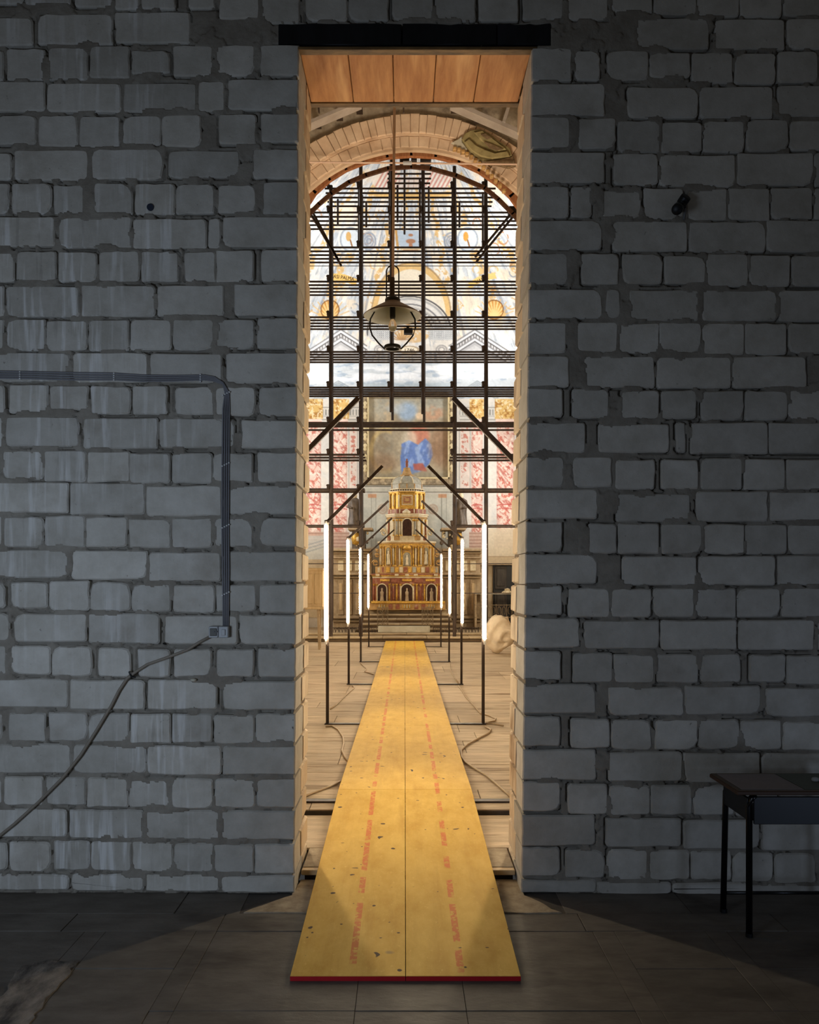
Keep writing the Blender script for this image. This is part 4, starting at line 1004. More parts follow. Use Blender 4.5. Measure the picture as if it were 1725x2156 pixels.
for s_ in (-1, 1):       # cage wires
    pts = [PL(827+s_*(38), 648+8), PL(827+s_*47, 672), PL(827+s_*48, 690), PL(827+s_*43, 706), PL(827+s_*30, 722), PL(827+s_*17, 735)]
    MB().tube(pts, .0075, 6).build('cage_wire', M['black'], pl, smooth=True)
pts = [PL(814, 640), PL(814, 590), PL(814, 572)]+[PL(827+13*math.cos(a), 572-13*math.sin(a)) for a in [math.pi-k*math.pi/8 for k in range(1, 8)]]+[PL(840, 572), PL(840, 600), PL(840, 640)]
MB().tube(pts, .0065, 6).build('bail_wire', M['black'], pl, smooth=True)
rg = MB(); pr_ = []; c2 = PL(826.5, 732)
rg.lathe(c2, [(.062, -.012), (.075, -.014), (.077, .012), (.07, .02), (.06, .016), (.062, -.012)], 24, cap=False).build('cage_ring', M['black'], pl, smooth=True)

# ------------------------------------------------------------------ desk by the right wall
def FLx(px, D): return (px-VX)/F*D
dk = thing('school_desk', (1.85, 4.1, 0), 'old school desk with black tube legs and wooden top holding papers', 'desk')
D1, D2 = 3.86, 4.36            # front and back leg depths
zt_ = .70
x1 = FLx(1578, 3.97); D1 = H*F/(1972-VY); x1 = FLx(1578, D1); D2 = H*F/(1920-VY); x2 = FLx(1524, D2); xr_ = x1+.62
zt_ = H-(1668-VY)/F*D1
def leg(x, D, dz=.0, lean=0):
    s_ = 1; return MB().tube([(x-lean, D, .008), (x, D, zt_-.07), (x+.008, D, zt_-.03), (x+.03, D, zt_-.012)], .0155, 12)
leg(x1, D1).build('leg', M['blackpaint'], dk, smooth=True); leg(x2+.012, D2, lean=.014).build('leg', M['blackpaint'], dk, smooth=True)
for D_ in (D1, D2):
    MB().tube([(xr_+.02, D_, .008), (xr_, D_, zt_-.07), (xr_-.008, D_, zt_-.03), (xr_-.03, D_, zt_-.012)], .0155, 12).build('leg', M['blackpaint'], dk, smooth=True)
for D_ in (D1, D2):
    for xx in ((x1 if D_ == D1 else x2), xr_): MB().tube([(xx, D_, .0), (xx, D_, .018)], .0175, 12).build('foot', M['black'], dk)
MB().tube([(x2+.01, D2, .10), (xr_, D2, .10)], .009, 10).build('stretcher', M['blackpaint'], dk, smooth=True)
MB().box(x1+.02, xr_-.02, D1-.008, D1+.004, zt_-.155, zt_-.02, b=.003).box(x1-.01, x1+.006, D1, D2, zt_-.135, zt_-.03).box(xr_-.006, xr_+.01, D1, D2, zt_-.135, zt_-.03).box(x1, xr_, D1+.01, D2, zt_-.14, zt_-.132).build('tray', M['black'], dk)
td0 = D1-.045; td1 = D2+.02
xa0 = x1-.03; 
MB().box(FLx(1494, td1)-.0, xr_+.08, td0, td1, zt_-.004, zt_+.016, b=.004).build('top_edge', M['deskedge'], dk)
MB().box(FLx(1494, td1)+.006, xr_+.074, td0+.006, td1-.006, zt_+.0158, zt_+.019, b=.001).build('top', M['desktop'], dk)
zp = zt_+.0195
MB().box(FLx(1494, td1)+.03, FLx(1494, td1)+.33, td0+.02, td1-.03, zp, zp+.0015).build('paper_sheet', M['paper'], None, label='large grey paper sheet lying on the left of the desk top', category='paper', center=True)
MB().box(FLx(1494, td1)+.335, xr_+.06, td0+.02, td1-.02, zp, zp+.0015).build('green_sheet', M['greensheet'], None, label='dull green sheet lying on the right of the desk top', category='paper', center=True)
p = W(1722, 1629, 4.1)
MB().lathe((p.x, 4.12, zp+.0016), [(.016, 0), (.02, .006), (.017, .016), (.007, .02)], 12).build('white_pebble', M['plasticwhite'], None, smooth=True, label='small white lump on the green sheet at the edge of the desk', category='pebble', center=True)

# ------------------------------------------------------------------ things fixed to the block wall
def PW(px, py, d=.0): return W(px, py, YW-d)
wl = thing('wall_spotlight', PW(1437, 452), 'double black cylinder spotlight on the right of the block wall', 'spotlight')
a = PW(1430, 436, .10); 
MB().tube([PW(1441, 436, 0), PW(1437, 428, .05)], .012, 8).tube([PW(1437, 428, .05), PW(1435, 430, .10)], .014, 8).build('bracket', M['black'], wl)
def can(p, q, r, nm):
    p = Vector(p); q = Vector(q); d = (q-p); m = MB()
    m.tube([p, p+d*.04, p+d*.12, p+d*.88, p+d*.96, q], r, 20); k = 20
    for i_, f_ in ((0, .8), (1, .95), (4, .95), (5, .8)):
        c_ = sum((Vector(v) for v in m.v[i_*k:(i_+1)*k]), Vector())/k
        for j_ in range(k): m.v[i_*k+j_] = tuple(c_+(Vector(m.v[i_*k+j_])-c_)*f_)
    return m.build(nm, M['black'], wl, smooth=True)
can(PW(1434.5, 430, .035), PW(1446, 413, .07), .029, 'upper_head')
can(PW(1429, 437, .04), PW(1426, 441, .14), .030, 'lower_head')
MB().tube([PW(1442, 434, .004), PW(1443, 445, .003), PW(1440, 462, .003)], .006, 6).build('cord', M['cable'], wl)
# cable bundle: each cable a thing
names = ['topmost', 'second', 'third', 'lowest']
for k in range(4):
    o = k*4.6
    pts = [(-60, 781+o), (0, 782+o*1.0), (60, 783+o), (150, 785+o*1.05), (240, 786+o*.98), (300, 790+o*.9), (370, 791+o*.8), (430, 790+o*.7), (452, 794+o*.6), (470, 806+o*.2), (482-o*.55, 826), (483-o*.95, 860), (482-o*1.0, 975), (481-o*.95, 1110), (482-o*.95, 1200), (481-o*.8, 1260), (481-o*.75, 1319)]
    dd = .007
    MB().tube([PW(x, y, dd) for x, y in pts], .0047, 7).build('wall_cable', M['cable'], None, smooth=True, center=True,
        label='grey power cable clipped to the left wall, %s of the four along the level run' % names[k], category='cable', group='cables clipped to the left wall')
clips = [(42, 790, 0), (240, 793, 0), (422, 796, 0), (476, 829, 1), (475, 978, 1), (475, 1108, 1), (475, 1250, 1)]
for cx, cy, vert in clips:
    m = MB()
    for k in range(4):
        o = (k-1.5)*4.6
        p = PW(cx+(o if vert else 0), cy+(-o*.5 if vert else o), .0125)
        m.box(p.x-.004, p.x+.004, YW-.016, YW-.002, p.z-.003, p.z+.003)
    m.build('cable_clip', M['clip'], None, center=True, category='clip', group='clips holding the cable bundle',
        label={(42, 790): 'pale clip nearest the photo edge on the level cable run', (240, 793): 'pale clip in the middle of the level cable run', (422, 796): 'pale clip just before the cable bundle bends down',
               (476, 829): 'pale clip just below the bend of the cable bundle', (475, 978): 'pale clip, second below the bend, on the upright cable run', (475, 1108): 'pale clip, third below the bend, on the upright cable run', (475, 1250): 'lowest pale clip, just above the sockets'}[(cx, cy)])
sk = thing('socket_box', PW(463, 1342), 'surface mounted double box with a dark socket and a light switch below the cables', 'socket')
for a, b_ in ((443, 462.5), (463.5, 484)):
    p = PW(a, 1342); q = PW(b_, 1318); MB().box(p.x, q.x, YW-.042, YW-.003, p.z, q.z, b=.004).build('box_body', M['plasticwhite'], sk)
p = PW(446, 1338); q = PW(460, 1322); MB().box(p.x, q.x, YW-.047, YW-.042, p.z, q.z, b=.002).build('socket_insert', M['brownsocket'], sk)
p = PW(470, 1337); q = PW(478, 1324); MB().box(p.x, q.x, YW-.048, YW-.042, p.z, q.z, b=.002).build('rocker', M['plasticwhite'], sk)
for x_ in (451, 456): pp = PW(x_, 1330, .047); MB().tube([pp, pp+Vector((0, -.004, 0))], .004, 8).build('pin_hole', M['black'], sk)
pts = [(445, 1339), (420, 1352), (395, 1368), (350, 1385), (310, 1399), (285, 1415), (268, 1428), (250, 1455), (235, 1485), (205, 1535), (170, 1590), (130, 1640), (80, 1690), (30, 1735), (-20, 1775), (-80, 1812)]
m = MB(); m.tube([PW(x, y, .02) for x, y in pts], .0085, 8)
m.build('loose_cable', M['loosecable'], None, smooth=True, center=True, label='thick loose grey cable sagging from the socket down to the lower left', category='cable')
hk = MB(); hk.tube([PW(272, 1415, 0), PW(272, 1415, .03), PW(276, 1424, .032), PW(286, 1426, .03)], .005, 6).build('wall_hook', M['black'], None, center=True, label='small black hook holding up the loose grey cable', category='hook')
MB().tube([PW(344, 1355, -.01), PW(344, 1355, .02), PW(350, 1357, .022)], .004, 6).build('bent_nail', M['black'], None, center=True, label='bent black nail in the joint left of the socket box', category='nail')
p = PW(409, 1431); MB().lathe((p.x, YW-.012, p.z-.008), [(.006, 0), (.017, .004), (.017, .012), (.006, .016)], 12).build('white_anchor', M['whitebase'], None, smooth=True, center=True, label='small white wall plug below the socket box', category='plug')
p = PW(317, 437); MB().tube([p+Vector((0, .004, 0)), p+Vector((0, -.008, 0))], .019, 20).build('round_plug', M['blueblack'], None, center=True, label='round blue-black plug high on the left of the wall', category='plug')
# cables on the nave floor
def fcable(pts, r, label):
    MB().tube([FL(x, y, HF+r) for x, y in pts], r, 7).build('floor_cable', M['lightcable'], None, smooth=True, center=True, label=label, category='cable', group='pale cables on the nave floor')
fcable([(686, 1530), (700, 1529), (712, 1536), (722, 1552), (724, 1565), (720, 1580), (726, 1594), (732, 1601), (738, 1607)], .009, 'pale cable curling from the left front post towards the walkway')
fcable([(1022, 1530), (1034, 1536), (1030, 1543), (1005, 1556), (985, 1567), (971, 1580), (972, 1594), (980, 1605), (1000, 1618), (1025, 1633), (1045, 1650), (1068, 1670), (1078, 1680)], .010, 'pale cable snaking from the right front post to the right jamb')
fcable([(640, 1678), (655, 1671), (690, 1658), (722, 1643)], .009, 'pale cable running under the walkway from the left jamb')
fcable([(1060, 1528), (1038, 1524), (1020, 1522), (1042, 1518), (1044, 1513), (1028, 1506), (1012, 1502), (995, 1482), (980, 1466), (972, 1452), (966, 1444)], .009, 'pale cable joining the front and second right posts')
fcable([(742, 1443), (746, 1448), (730, 1462), (718, 1474), (708, 1484), (696, 1493)], .009, 'pale cable behind the left front post leading to the second post')
fcable([(760, 1397), (772, 1408), (768, 1414), (786, 1420)], .009, 'short pale cable by the third left post')
fcable([(946, 1396), (948, 1410), (958, 1428), (966, 1440)], .009, 'pale cable between the second and third right posts')
# ------------------------------------------------------------------ altar steps
ax = .10
stp = thing('altar_steps', (ax, 21.7, HF), 'broad flight of worn stone steps below the altar', 'steps')
lev = [(21.75, HF, .235, -4.3, 4.3), (22.3, .235, .30, -4.3, 4.3), (22.75, .30, .40, -1.35, 1.45), (23.1, .40, .52, -1.3, 1.4), (23.45, .52, .64, -1.25, 1.35), (23.8, .64, .76, -1.2, 1.3), (24.15, .76, .885, -1.15, 1.25)]
for i, (D, z0, z1, a, b_) in enumerate(lev):
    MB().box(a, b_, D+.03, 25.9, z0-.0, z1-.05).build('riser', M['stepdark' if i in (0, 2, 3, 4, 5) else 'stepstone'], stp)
    x = a
    while x < b_-.05:
        x2 = min(b_, x+rnd.uniform(.9, 1.4)); x2 = b_ if b_-x2 < .4 else x2
        MB().box(x+.003, x2-.003, D, D+1.2 if i < 2 else D+.5, z1-.055, z1-rnd.uniform(0, .004), b=.012).build('tread', M['stepstone'], stp); x = x2
a = W(797, 1341, 22.9); b_ = W(905, 1323, 22.9)
MB().box(a.x, b_.x, 22.55, 22.75, .30, .47, b=.01).build('pale_front_slab', M['whitebase'], stp)

# ------------------------------------------------------------------ gilded tabernacle
YT = 24.8; TX = (857-VX)/F*YT
def TXp(px): return (px-VX)/F*YT
def TZ(py): return H+(VY-py)/F*YT
U = YT/F     # metres per photo pixel there
tab = thing('tabernacle', (TX, YT, TZ(1281)), 'tiered marble and gilt tabernacle with a ribbed dome on the high altar', 'tabernacle')
def tbox(name, x0, x1, y0, y1, mat, f=0, d=.25, b=.008): return MB().box(TXp(x0), TXp(x1), YT-f, YT-f+d, TZ(y1), TZ(y0), b=b).build(name, M[mat], tab)
def octp(name, hw, y0, y1, mat, depth=None, front=.5, cx=857, b=0, yo=0):
    w_ = hw*U; dp = (depth or hw*.75)*U; fr = w_*front; x = TXp(cx)
    poly = [(x-fr, YT-dp+yo), (x+fr, YT-dp+yo), (x+w_, YT-dp*.35+yo), (x+w_, YT+dp*.6), (x-w_, YT+dp*.6), (x-w_, YT-dp*.35+yo)]
    z0, z1 = TZ(y1), TZ(y0); n = 6
    vs_ = [(p[0], p[1], z0) for p in poly]+[(p[0], p[1], z1) for p in poly]
    m = MB(); m.add(vs_, [tuple(range(6))[::-1], tuple(range(6, 12))]+[(k, (k+1) % 6, 6+(k+1) % 6, 6+k) for k in range(6)]); return m.build(name, M[mat], tab)
def cornice(hw, y0, y1, mats=('ochre', 'cream', 'gold'), front=.5, depth=None):
    h = (y1-y0)/3
    for k, (e, mt) in enumerate(zip((3, 1.5, 0), mats)): octp('cornice', hw+e, y0+h*k, y0+h*(k+1)-.05, mt, depth=(depth or hw*.75)+e, front=front)
def yfront(px, hw, depth=None, front=.5):      # Y of an octagonal tier's face at photo column px
    dp = (depth or hw*.75)*U; w_ = hw*U; x = abs(TXp(px)-TXp(857))
    return YT-dp if x < w_*front else YT-dp+(dp*.65)*(x-w_*front)/(w_*(1-front))
def tcol(px, y0, y1, r, mat, hw, depth=None, front=.5, off=.03):
    yf = yfront(px, hw, depth, front)-off; x = TXp(px); z0 = TZ(y1); h = TZ(y0)-z0; R_ = r*U
    c_ = MB().lathe((x, yf, z0), [(R_*1.0, h*.07), (R_*1.02, h*.4), (R_*.86, h*.88)], 10).build('column', M[mat], tab, smooth=True)
    MB().lathe((x, yf, z0), [(R_*1.5, 0), (R_*1.5, h*.03), (R_*1.1, h*.07)], 10).build('column_base', M['gold'], c_)
    MB().lathe((x, yf, z0), [(R_*.9, h*.88), (R_*1.2, h*.93), (R_*1.6, h*.97), (R_*1.6, h)], 10).build('capital', M['gold'], c_)
def niche(px, y0, y1, hwid, yf, mat='nichedark', frame='gold', fw_=1.6, figure=None):
    x = TXp(px); z0 = TZ(y1); r = hwid*U; zc = TZ(y0)-r
    arc = [(x+r*math.cos(a), zc+r*math.sin(a)) for a in [math.pi*k/10 for k in range(11)]]
    poly = [(x+r, z0)]+arc+[(x-r, z0)]
    n_ = MB().prism(poly, yf-.012, yf+.05).build('niche', M[mat], tab)
    R2 = r+fw_*U; m = MB()
    arc2 = [(x+R2*math.cos(a), zc+R2*math.sin(a)) for a in [math.pi*k/10 for k in range(11)]]
    o2 = [(x+R2, z0)]+arc2+[(x-R2, z0)]; i2 = [(x+r, z0)]+arc+[(x-r, z0)]; k = len(o2)
    vs_ = [(p[0], yf-.05, p[1]) for p in o2]+[(p[0], yf-.05, p[1]) for p in i2]+[(p[0], yf+.02, p[1]) for p in o2]+[(p[0], yf+.02, p[1]) for p in i2]
    fs_ = []
    for i in range(k-1): fs_ += [(i, i+1, k+i+1, k+i), (i, 2*k+i, 2*k+i+1, i+1), (k+i, k+i+1, 3*k+i+1, 3*k+i)]
    m.add(vs_, fs_); m.build('niche_arch', M[frame], n_)
    if figure:
        h = (y1-y0)*U*.78; s_ = h
        MB().lathe((x, yf-.05, z0+.01), [(.16*s_, 0), (.13*s_, .15*s_), (.1*s_, .45*s_), (.13*s_, .68*s_), (.05*s_, .8*s_), (.07*s_, .88*s_), (.055*s_, .96*s_), (.01*s_, s_)], 10,
                   mod=lambda a, z: 1+.15*math.sin(5*a)).build('figure', M[figure], n_, smooth=True)
# altar table level
tbox('predella', 781, 935, 1268, 1282, 'ochre', f=.95, d=1.5)
for k in range(3):
    cx = (806, 857, 907)[k]
    for j in range(7): tbox('candle_panel', cx-9+j*2.7, cx-7.2+j*2.7, 1271, 1278, 'cream' if j % 2 else 'gold', f=.985, d=.04, b=.003)
for px in (824, 838, 876, 890): tbox('predella_panel', px-4, px+4, 1270, 1280, 'redmarble', f=.975, d=.03)
tbox('altar_ledge', 784, 934, 1264, 1268.5, 'gold', f=1.0, d=.2)
# ground tier
octp('ground_tier', 72, 1217, 1266, 'redmarble', depth=50, front=.72)
yg = YT-50*U
niche(857, 1230, 1266, 11.5, yg, figure='altarstone', frame='cream', fw_=2.4)
for cx in (806, 907): niche(cx, 1230, 1266, 9, yfront(cx, 72, 50, .72)-.03, figure='altarstone', frame='cream', fw_=2)
for px, mt in ((789, 'redmarble'), (795, 'ochre'), (821, 'gold'), (829, 'redmarble'), (836, 'gold'), (844, 'cream'), (870, 'cream'), (877, 'gold'), (885, 'redmarble'), (893, 'gold'), (919, 'gold'), (925, 'redmarble')):
    tcol(px, 1229, 1266, 1.9, mt, 72, 50, .72)
for cx in (812, 857, 905): tbox('frieze_panel', cx-10, cx+10, 1219, 1224, 'gold', f=.78, d=.1)
for cx in (833, 881): tbox('frieze_panel', cx-9, cx+9, 1219, 1227, 'redmarble', f=.76, d=.1)
cornice(72, 1208, 1217, ('redmarble', 'gold', 'cream'), .72, 50)
for cx in (797, 836, 857, 875, 916): tbox('frieze_boss', cx-4, cx+4, 1209, 1213, 'cream', f=.84, d=.1)
# band under the statues
octp('pedestal_band', 66, 1193, 1208, 'ochre', depth=46, front=.7)
for j, px in enumerate(range(800, 920, 9)): tbox('band_panel', px-3.6, px+3.6, 1195, 1206, ('cream', 'redmarble', 'gold', 'greymarble', 'gold')[j % 5], f=YT-yfront(px, 66, 46, .7)+.02, d=.05)
# first tier with statues
octp('first_tier', 58, 1150, 1193, 'ochre', depth=42, front=.62)
for px, mt in ((803, 'cream'), (809, 'ochre'), (829, 'cream'), (833, 'gold'), (842, 'cream'), (846, 'gold'), (870, 'gold'), (875, 'cream'), (881, 'gold'), (886, 'cream'), (905, 'cream'), (911, 'gold')):
    tcol(px, 1151, 1193, 1.7, mt, 58, 42, .62)
niche(857, 1164, 1192, 8, YT-42*U, mat='greymarble', frame='gold', figure='cream')
for cx in (819, 896): niche(cx, 1154, 1190, 5.5, yfront(cx, 58, 42, .62)-.02, mat='greymarble', frame='gold', figure='cream')
p = (TXp(857), YT-42*U-.06, TZ(1155)); MB().lathe(p, [(.02, -.08), (.11, -.05), (.13, 0), (.09, .06), (.02, .09)], 12, mod=lambda a, z: 1+.2*math.sin(6*a)).build('crest', M['gold'], tab, smooth=True)
for s_ in (-1, 1):        # side volutes
    for (y0_, r_) in ((1186, 6.5), (1170, 4.5), (1160, 3)):
        cx = 857+s_*(64+(1 if y0_ > 1180 else -1)*2); q = [ (TXp(cx+s_*math.cos(a)*r_*(1-a/14)), YT-.4, TZ(y0_-math.sin(a)*r_*(1-a/14))) for a in [k*.6 for k in range(16)]]
        MB().tube(q, .022, 6).build('volute', M['ochre'], tab, smooth=True)
cornice(58, 1141, 1150, ('cream', 'ochre', 'gold'), .62, 42)
# second tier with the door
octp('second_tier', 44, 1095, 1141, 'cream', depth=34, front=.55)
niche(857.5, 1095, 1130, 9.5, YT-34*U, frame='cream', fw_=2.2)
for px, mt in ((819, 'redmarble'), (829, 'cream'), (836, 'greymarble'), (842, 'cream'), (846, 'cream'), (870, 'cream'), (874, 'greymarble'), (880, 'cream'), (888, 'gold'), (896, 'redmarble')):
    tcol(px, 1096, 1130, 1.6, mt, 44, 34, .55)
for px in (822, 836, 879, 892): tbox('plinth_panel', px-6, px+6, 1130, 1139, 'redmarble' if px in (822, 892) else 'ochre', f=YT-yfront(px, 44, 34, .55)+.02, d=.05)
for s_ in (-1, 1):
    cx = 857+s_*49; q = [(TXp(cx+s_*math.cos(a)*6*(1-a/14)), YT-.3, TZ(1122-math.sin(a)*8*(1-a/14))) for a in [k*.6 for k in range(16)]]
    MB().tube(q, .03, 6).build('volute', M['cream'], tab, smooth=True)
cornice(42, 1084, 1094, ('cream', 'cream', 'ochre'), .55, 34)
p = (TXp(856), YT-.55, TZ(1081)); MB().lathe(p, [(.1, -.05), (.13, 0), (.07, .05), (.02, .09)], 10, mod=lambda a, z: 1+.25*math.sin(4*a)).build('crest', M['cream'], tab, smooth=True)
# third tier
octp('third_plinth', 40, 1074, 1084, 'redmarble', depth=30, front=.5)
for px in (824, 833, 842, 872, 881, 890): tbox('plinth_post', px-1.2, px+1.2, 1074, 1083, 'cream', f=YT-yfront(px, 40, 30, .5)+.015, d=.04)
octp('third_tier', 37, 1040, 1074, 'gold', depth=28, front=.48)
for px, mt in ((822, 'ochre'), (840, 'cream'), (875, 'cream'), (893, 'ochre'), (831, 'gold'), (884, 'gold')): tcol(px, 1041, 1073, 1.7, mt, 37, 28, .48)
for (x0, x1, y0, y1, mt, f_) in ((846, 869, 1045, 1066, 'cream', .0), (848, 867, 1047, 1064, 'ochre', .02), (851, 864, 1050, 1061, 'redmarble', .04), (853, 862, 1052, 1059, 'ochre', .06)):
    tbox('square_panel', x0, x1, y0, y1, mt, f=28*U+.03+f_, d=.05, b=.004)
for cx in (831, 884): tbox('oblique_panel', cx-4, cx+4, 1045, 1068, 'cream', f=YT-yfront(cx, 37, 28, .48)+.03, d=.06)
cornice(36, 1036, 1041, ('cream', 'gold', 'gold'), .48, 28)
for j in range(15):
    px = 822+j*5; tbox('baluster', px-.7, px+.7, 1032.5, 1037, 'cream', f=YT-yfront(px, 36, 28, .48)+.01, d=.03, b=0)
octp('balustrade_back', 33, 1032, 1037, 'nichedark', depth=25, front=.48)
octp('balustrade_rail', 36, 1031, 1033, 'cream', depth=28, front=.48)
# drum and dome
octp('drum', 33, 1021, 1032, 'greymarble', depth=25, front=.48)
for px in (826, 841, 857, 873, 888): tbox('drum_pilaster', px-1.3, px+1.3, 1021, 1032, 'ochre', f=YT-yfront(px, 33, 25, .48)+.01, d=.03)
x = TXp(857)
MB().lathe((x, YT, TZ(1021)), [(34*U, 0), (33.5*U, 3*U), (31.5*U, 8*U), (27*U, 12.5*U), (20*U, 16*U), (11*U, 18.5*U), (5*U, 19*U)], 8, rot=math.pi/8).build('dome', M['greymarble'], tab)
for k in range(8):
    a = math.pi/8+2*math.pi*k/8
    MB().tube([(x+r*U*math.cos(a), YT+r*U*math.sin(a), TZ(1021)+z*U) for r, z in ((34, 0), (33.5, 3), (31.5, 8), (27, 12.5), (20, 16), (11, 18.5))], .018, 6).build('dome_rib', M['cream'], tab)
MB().lathe((x, YT, TZ(1004)), [(17*U, 0), (14*U, 3*U), (10*U, 6*U), (9*U, 10*U), (7*U, 14*U), (7.5*U, 18*U), (3*U, 20*U)], 10, mod=lambda a, z: 1+.12*math.sin(5*a)).build('lantern', M['ochre'], tab, smooth=True)
MB().lathe((x, YT-.1, TZ(984)), [(.03, 0), (.045, .05), (.035, .12), (.05, .16), (.02, .19), (.028, .215), (.02, .24), (.004, .25)], 10).build('finial_figure', M['redmarble'], tab, smooth=True)

# ------------------------------------------------------------------ side retables, consoles and statues
def side(s_, label):
    def X_(px): return px if s_ < 0 else 2*857-px
    YR = 25.2
    def bx(t_, name, x0, x1, y0, y1, mat, f=0, d=.3, b=.01):
        a, b2 = sorted((X_(x0), X_(x1))); m = MB().box((a-VX)/F*YR, (b2-VX)/F*YR, YR-f, YR-f+d, H+(VY-y1)/F*YR, H+(VY-y0)/F*YR, b=b); return m.build(name, M[mat], t_)
    t_ = thing('side_retable', ((X_(742)-VX)/F*YR, YR, .3), label, 'retable')
    bx(t_, 'body', 702, 783, 1160, 1322, 'altarstone', 0, .6)
    for (y0, y1, e) in ((1156, 1161, 6), (1163, 1166, 3), (1173, 1176, 1), (1206, 1211, 5), (1214, 1217, 2), (1296, 1302, 3), (1306, 1309, 1)):
        bx(t_, 'moulding', 702-e, 783, y0, y1, 'altarstone', .12+.02*e, .3, .015)
    for (x0, x1) in ((712, 724), (730, 742), (748, 760), (766, 776)):
        bx(t_, 'pilaster', x0, x1, 1220, 1294, 'altarstone', .07, .2)
        bx(t_, 'upper_panel', x0, x1, 1180, 1202, 'cream', .05, .2)
        bx(t_, 'inset_panel', x0+3, x1-3, 1228, 1284, 'furniture', .10, .1)
    bx(t_, 'console', 735, 786, 1113, 1118, 'altarstone', .5, .9)
    bx(t_, 'console_neck', 742, 770, 1118, 1157, 'blackstone', .18, .6)
    for k in range(14):
        q = rnd.uniform(744, 786); yy = rnd.uniform(1120, 1152); r = rnd.uniform(.03, .075)
        MB().lathe(((X_(q)-VX)/F*YR, YR-.25-rnd.uniform(0, .15), H+(VY-yy)/F*YR), [(r*.3, -r), (r, -r*.4), (r*.7, 0), (r, r*.4), (r*.3, r)], 8).build('scroll_boss', M['cream' if k % 2 else 'blackstone'], t_, smooth=True)
    MB().lathe(((X_(751)-VX)/F*YR, YR-.3, H+(VY-1135)/F*YR), [(.02, -.2), (.11, -.16), (.15, 0), (.11, .16), (.02, .2)], 14).build('medallion', M['gold'], t_, smooth=True)
    # statue on the console
    sx = (X_(747 if s_ < 0 else 744)-VX)/F*YR; zb_ = H+(VY-1113)/F*YR; sy = YR-.12; hh = 73/F*YR
    stt = thing('robed_statue', (sx, sy, zb_), 'dark weathered statue of a robed figure on the %s of the tabernacle' % ('console left' if s_ < 0 else 'console right'), 'statue')
    fo_ = lambda a, z: 1+.13*math.sin(7*a+z*4)+.07*math.sin(11*a-z*9)
    MB().lathe((sx, sy, zb_), [(.19, 0), (.19, .05), (.15, .07)], 8).build('plinth', M['blackstone'], stt)
    MB().lathe((sx, sy, zb_+.07), [(.2*1, 0), (.19, .06*hh), (.175, .22*hh), (.15, .42*hh), (.165, .55*hh), (.18, .66*hh), (.17, .73*hh), (.09, .79*hh), (.05, .82*hh)], 24, mod=fo_).build('robe', M['blackstone'], stt, smooth=True)
    hz = zb_+.07+.87*hh
    MB().lathe((sx, sy-.01, hz-.09), [(.045, 0), (.07, .03), (.085, .08), (.08, .13), (.05, .17), (.01, .185)], 14).build('head', M['cream'], stt, smooth=True)
    for q in (-1, 1):
        MB().tube([(sx+q*.15, sy, zb_+.07+.69*hh), (sx+q*.2, sy-.06, zb_+.07+.55*hh), (sx+q*(.24 if q == -s_ else .06), sy-.2, zb_+.07+(.6 if q == -s_ else .5)*hh)], .055, 8, r2=.03).build('arm', M['blackstone'], stt, smooth=True)
side(-1, 'brown stone side retable with mouldings left of the tabernacle')
side(1, 'brown stone side retable with mouldings right of the tabernacle')

# wrought iron gates and low railings
def ironwork(label, px0, px1, py0, py1, D, n, name='iron_railing', cat='railing', scroll=True, mt_='iron'):
    x0 = (px0-VX)/F*D; x1_ = (px1-VX)/F*D; z0 = H+(VY-py1)/F*D; z1 = H+(VY-py0)/F*D
    t_ = thing(name, ((x0+x1_)/2, D, z0), label, cat); r = .009
    for z in (z0, z1): MB().tube([(x0, D, z), (x1_, D, z)], r, 5).build('rail', M[mt_], t_)
    for i in range(n+1):
        x = x0+(x1_-x0)*i/n
        if scroll and 0 < i < n and i % 2: continue
        MB().tube([(x, D, z0-.02), (x, D, z1+.03)], r, 5).build('bar', M[mt_], t_)
    w_ = (x1_-x0)/n; rr = w_*.85
    rows = max(1, int((z1-z0)/(rr*2.1))) if scroll else 0
    for i in range(0, n):
        for j in range(rows):
            cz = z0+(z1-z0)*(j+.5)/rows; cx = x0+w_*(i+.5); hh = (z1-z0)/rows*.46; sg = -1 if (i+j) % 2 else 1
            q = [(cx+sg*w_*.42*math.cos(a)*(1-a/9), D, cz+hh*math.sin(a)*(1-a/9)) for a in [-1.6+k*.7 for k in range(10)]]
            MB().tube(q, r*.8, 4).build('scroll', M[mt_], t_)
ironwork('wrought iron gate leaf standing open on the left of the altar steps', 795, 817, 1279, 1332, 22.95, 4, 'iron_gate', 'gate', mt_='lightiron')
ironwork('wrought iron gate leaf standing open on the right of the altar steps', 889, 912, 1279, 1332, 22.95, 4, 'iron_gate', 'gate', mt_='lightiron')
ironwork('low black scroll railing left of the altar steps', 700, 797, 1322, 1336, 22.6, 14)
ironwork('low black scroll railing right of the altar steps', 913, 1008, 1322, 1336, 22.6, 14)
ironwork('thin iron railing in front of the dark door on the right', 1000, 1090, 1274, 1300, 23.4, 8, mt_='lightiron')
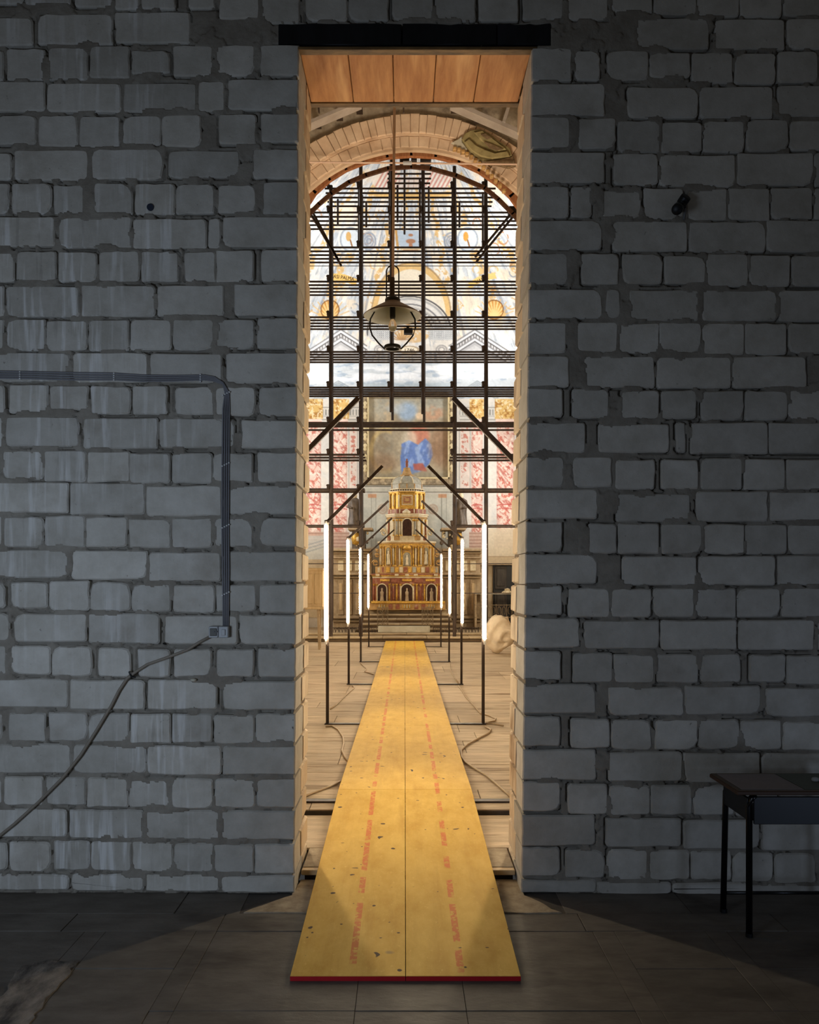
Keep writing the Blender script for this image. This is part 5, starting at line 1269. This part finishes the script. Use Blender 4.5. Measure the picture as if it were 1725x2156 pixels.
# dark door in the end wall
dd = thing('dark_door', W(1058, 1300, YF), 'dark panelled wooden door in the end wall behind the carved stone', 'door')
pr(1038, 1090, 1187, 1316, YF-.10, YF+.0).build('door_frame', M['black'], dd)
for (y0, y1) in ((1192, 1240), (1246, 1312)):
    pr(1041, 1066, y0, y1, YF-.16, YF-.09).build('door_leaf', M['doorwood'], dd)
    pr(1045, 1062, y0+6, y1-6, YF-.19, YF-.15).build('door_panel', M['doorwood'], dd)
pr(995, 1100, 1187, 1190, YF-.3, YF, b=.004).build('door_lintel', M['altarstone'], dd)
sh_ = thing('stone_shelf', W(1045, 1252, 24.6), 'thin pale shelf with a small heap crossing in front of the dark door', 'shelf')
a = W(1000, 1251, 24.6); b_ = W(1095, 1249.4, 24.6); MB().box(a.x, b_.x, 24.5, 25.2, a.z, b_.z, b=.004).build('slab', M['whitebase'], sh_)
MB().box(a.x, a.x+.06, 24.6, 25.2, .32, a.z).box(b_.x-.06, b_.x, 24.6, 25.2, .32, a.z).build('support', M['altarstone'], sh_)
p = W(1069, 1249, 24.6); MB().lathe(p, [(.16, 0), (.12, .05), (.06, .09), (.08, .12), (.01, .15)], 9, mod=lambda a, z: 1+.3*math.sin(3*a)).build('carved_lump', M['cream'], None, label='small carved stone lump lying on the thin shelf by the dark door', category='carving')
# painted cabinet at the left
YC = 19.4
cb = thing('painted_cabinet', W(666, 1365, YC), 'cream painted wooden cabinet on legs by the left jamb', 'cabinet')
cb.location.z = HF
def cbx(name, x0, x1, y0, y1, f, d, mat='furniture', b=.01): 
    a = W(x0, y1, YC); c_ = W(x1, y0, YC); return MB().box(a.x, c_.x, YC-f, YC-f+d, a.z, c_.z, b=b).build(name, M[mat], cb)
cbx('body', 620, 680, 1200, 1280, 0, .55); cbx('top_moulding', 616, 681.5, 1196, 1202, .06, .67); cbx('ledge', 616, 682, 1277, 1283, .1, .7)
for x0, x1 in ((622, 640), (644, 658), (662, 677)): cbx('front_panel', x0, x1, 1208, 1272, .02, .05)
p = W(673, 1300, YC); 
MB().beam((p.x-.03, YC-.04, W(0, 1283, YC).z), (p.x+.0, YC-.04, HF), .05, .05).build('leg', M['altarstone'], cb)
MB().beam((W(624, 0, YC).x, YC-.04, W(0, 1283, YC).z), (W(624, 0, YC).x, YC-.04, HF), .05, .05).build('leg', M['altarstone'], cb)
MB().beam((p.x-.03, YC+.4, W(0, 1283, YC).z), (p.x-.03, YC+.4, HF), .05, .05).build('leg', M['altarstone'], cb)
# the carved stone fragment
from mathutils import noise as mn
YK = 18.3
bm = bmesh.new(); bmesh.ops.create_icosphere(bm, subdivisions=4, radius=1)
for v in bm.verts:
    p = v.co.copy(); n_ = mn.fractal(p*1.4+Vector((3, 1, 7)), 1, 2, 4)
    k = 1+.20*n_+.05*mn.fractal(p*5, 1, 2, 3)
    sq = max(abs(p.x), abs(p.z))**.35
    fr_ = .03*math.sin(9*math.hypot(p.x-.35, p.z+.45)+1.5*math.atan2(p.z+.45, p.x-.35)) if p.y < 0 else 0
    v.co = Vector((p.x*.36*k*(1+.12*p.z if p.z < 0 else 1-.18*p.z), p.y*.22*k-fr_*1.4, p.z*.405*k*(1 if p.x > -.4 else .95)))
bm.verts.index_update(); m = MB(); zmin = min(v.co.z for v in bm.verts)
cxk = (1051-VX)/F*YK
m.add([(v.co.x+cxk, v.co.y+YK, v.co.z-zmin+HF) for v in bm.verts], [[v.index for v in f.verts] for f in bm.faces]); bm.free()
m.build('carved_stone', M['rock'], None, smooth=True, center=True, label='large pale carved stone fragment lying on the nave floor by the right jamb', category='stone')
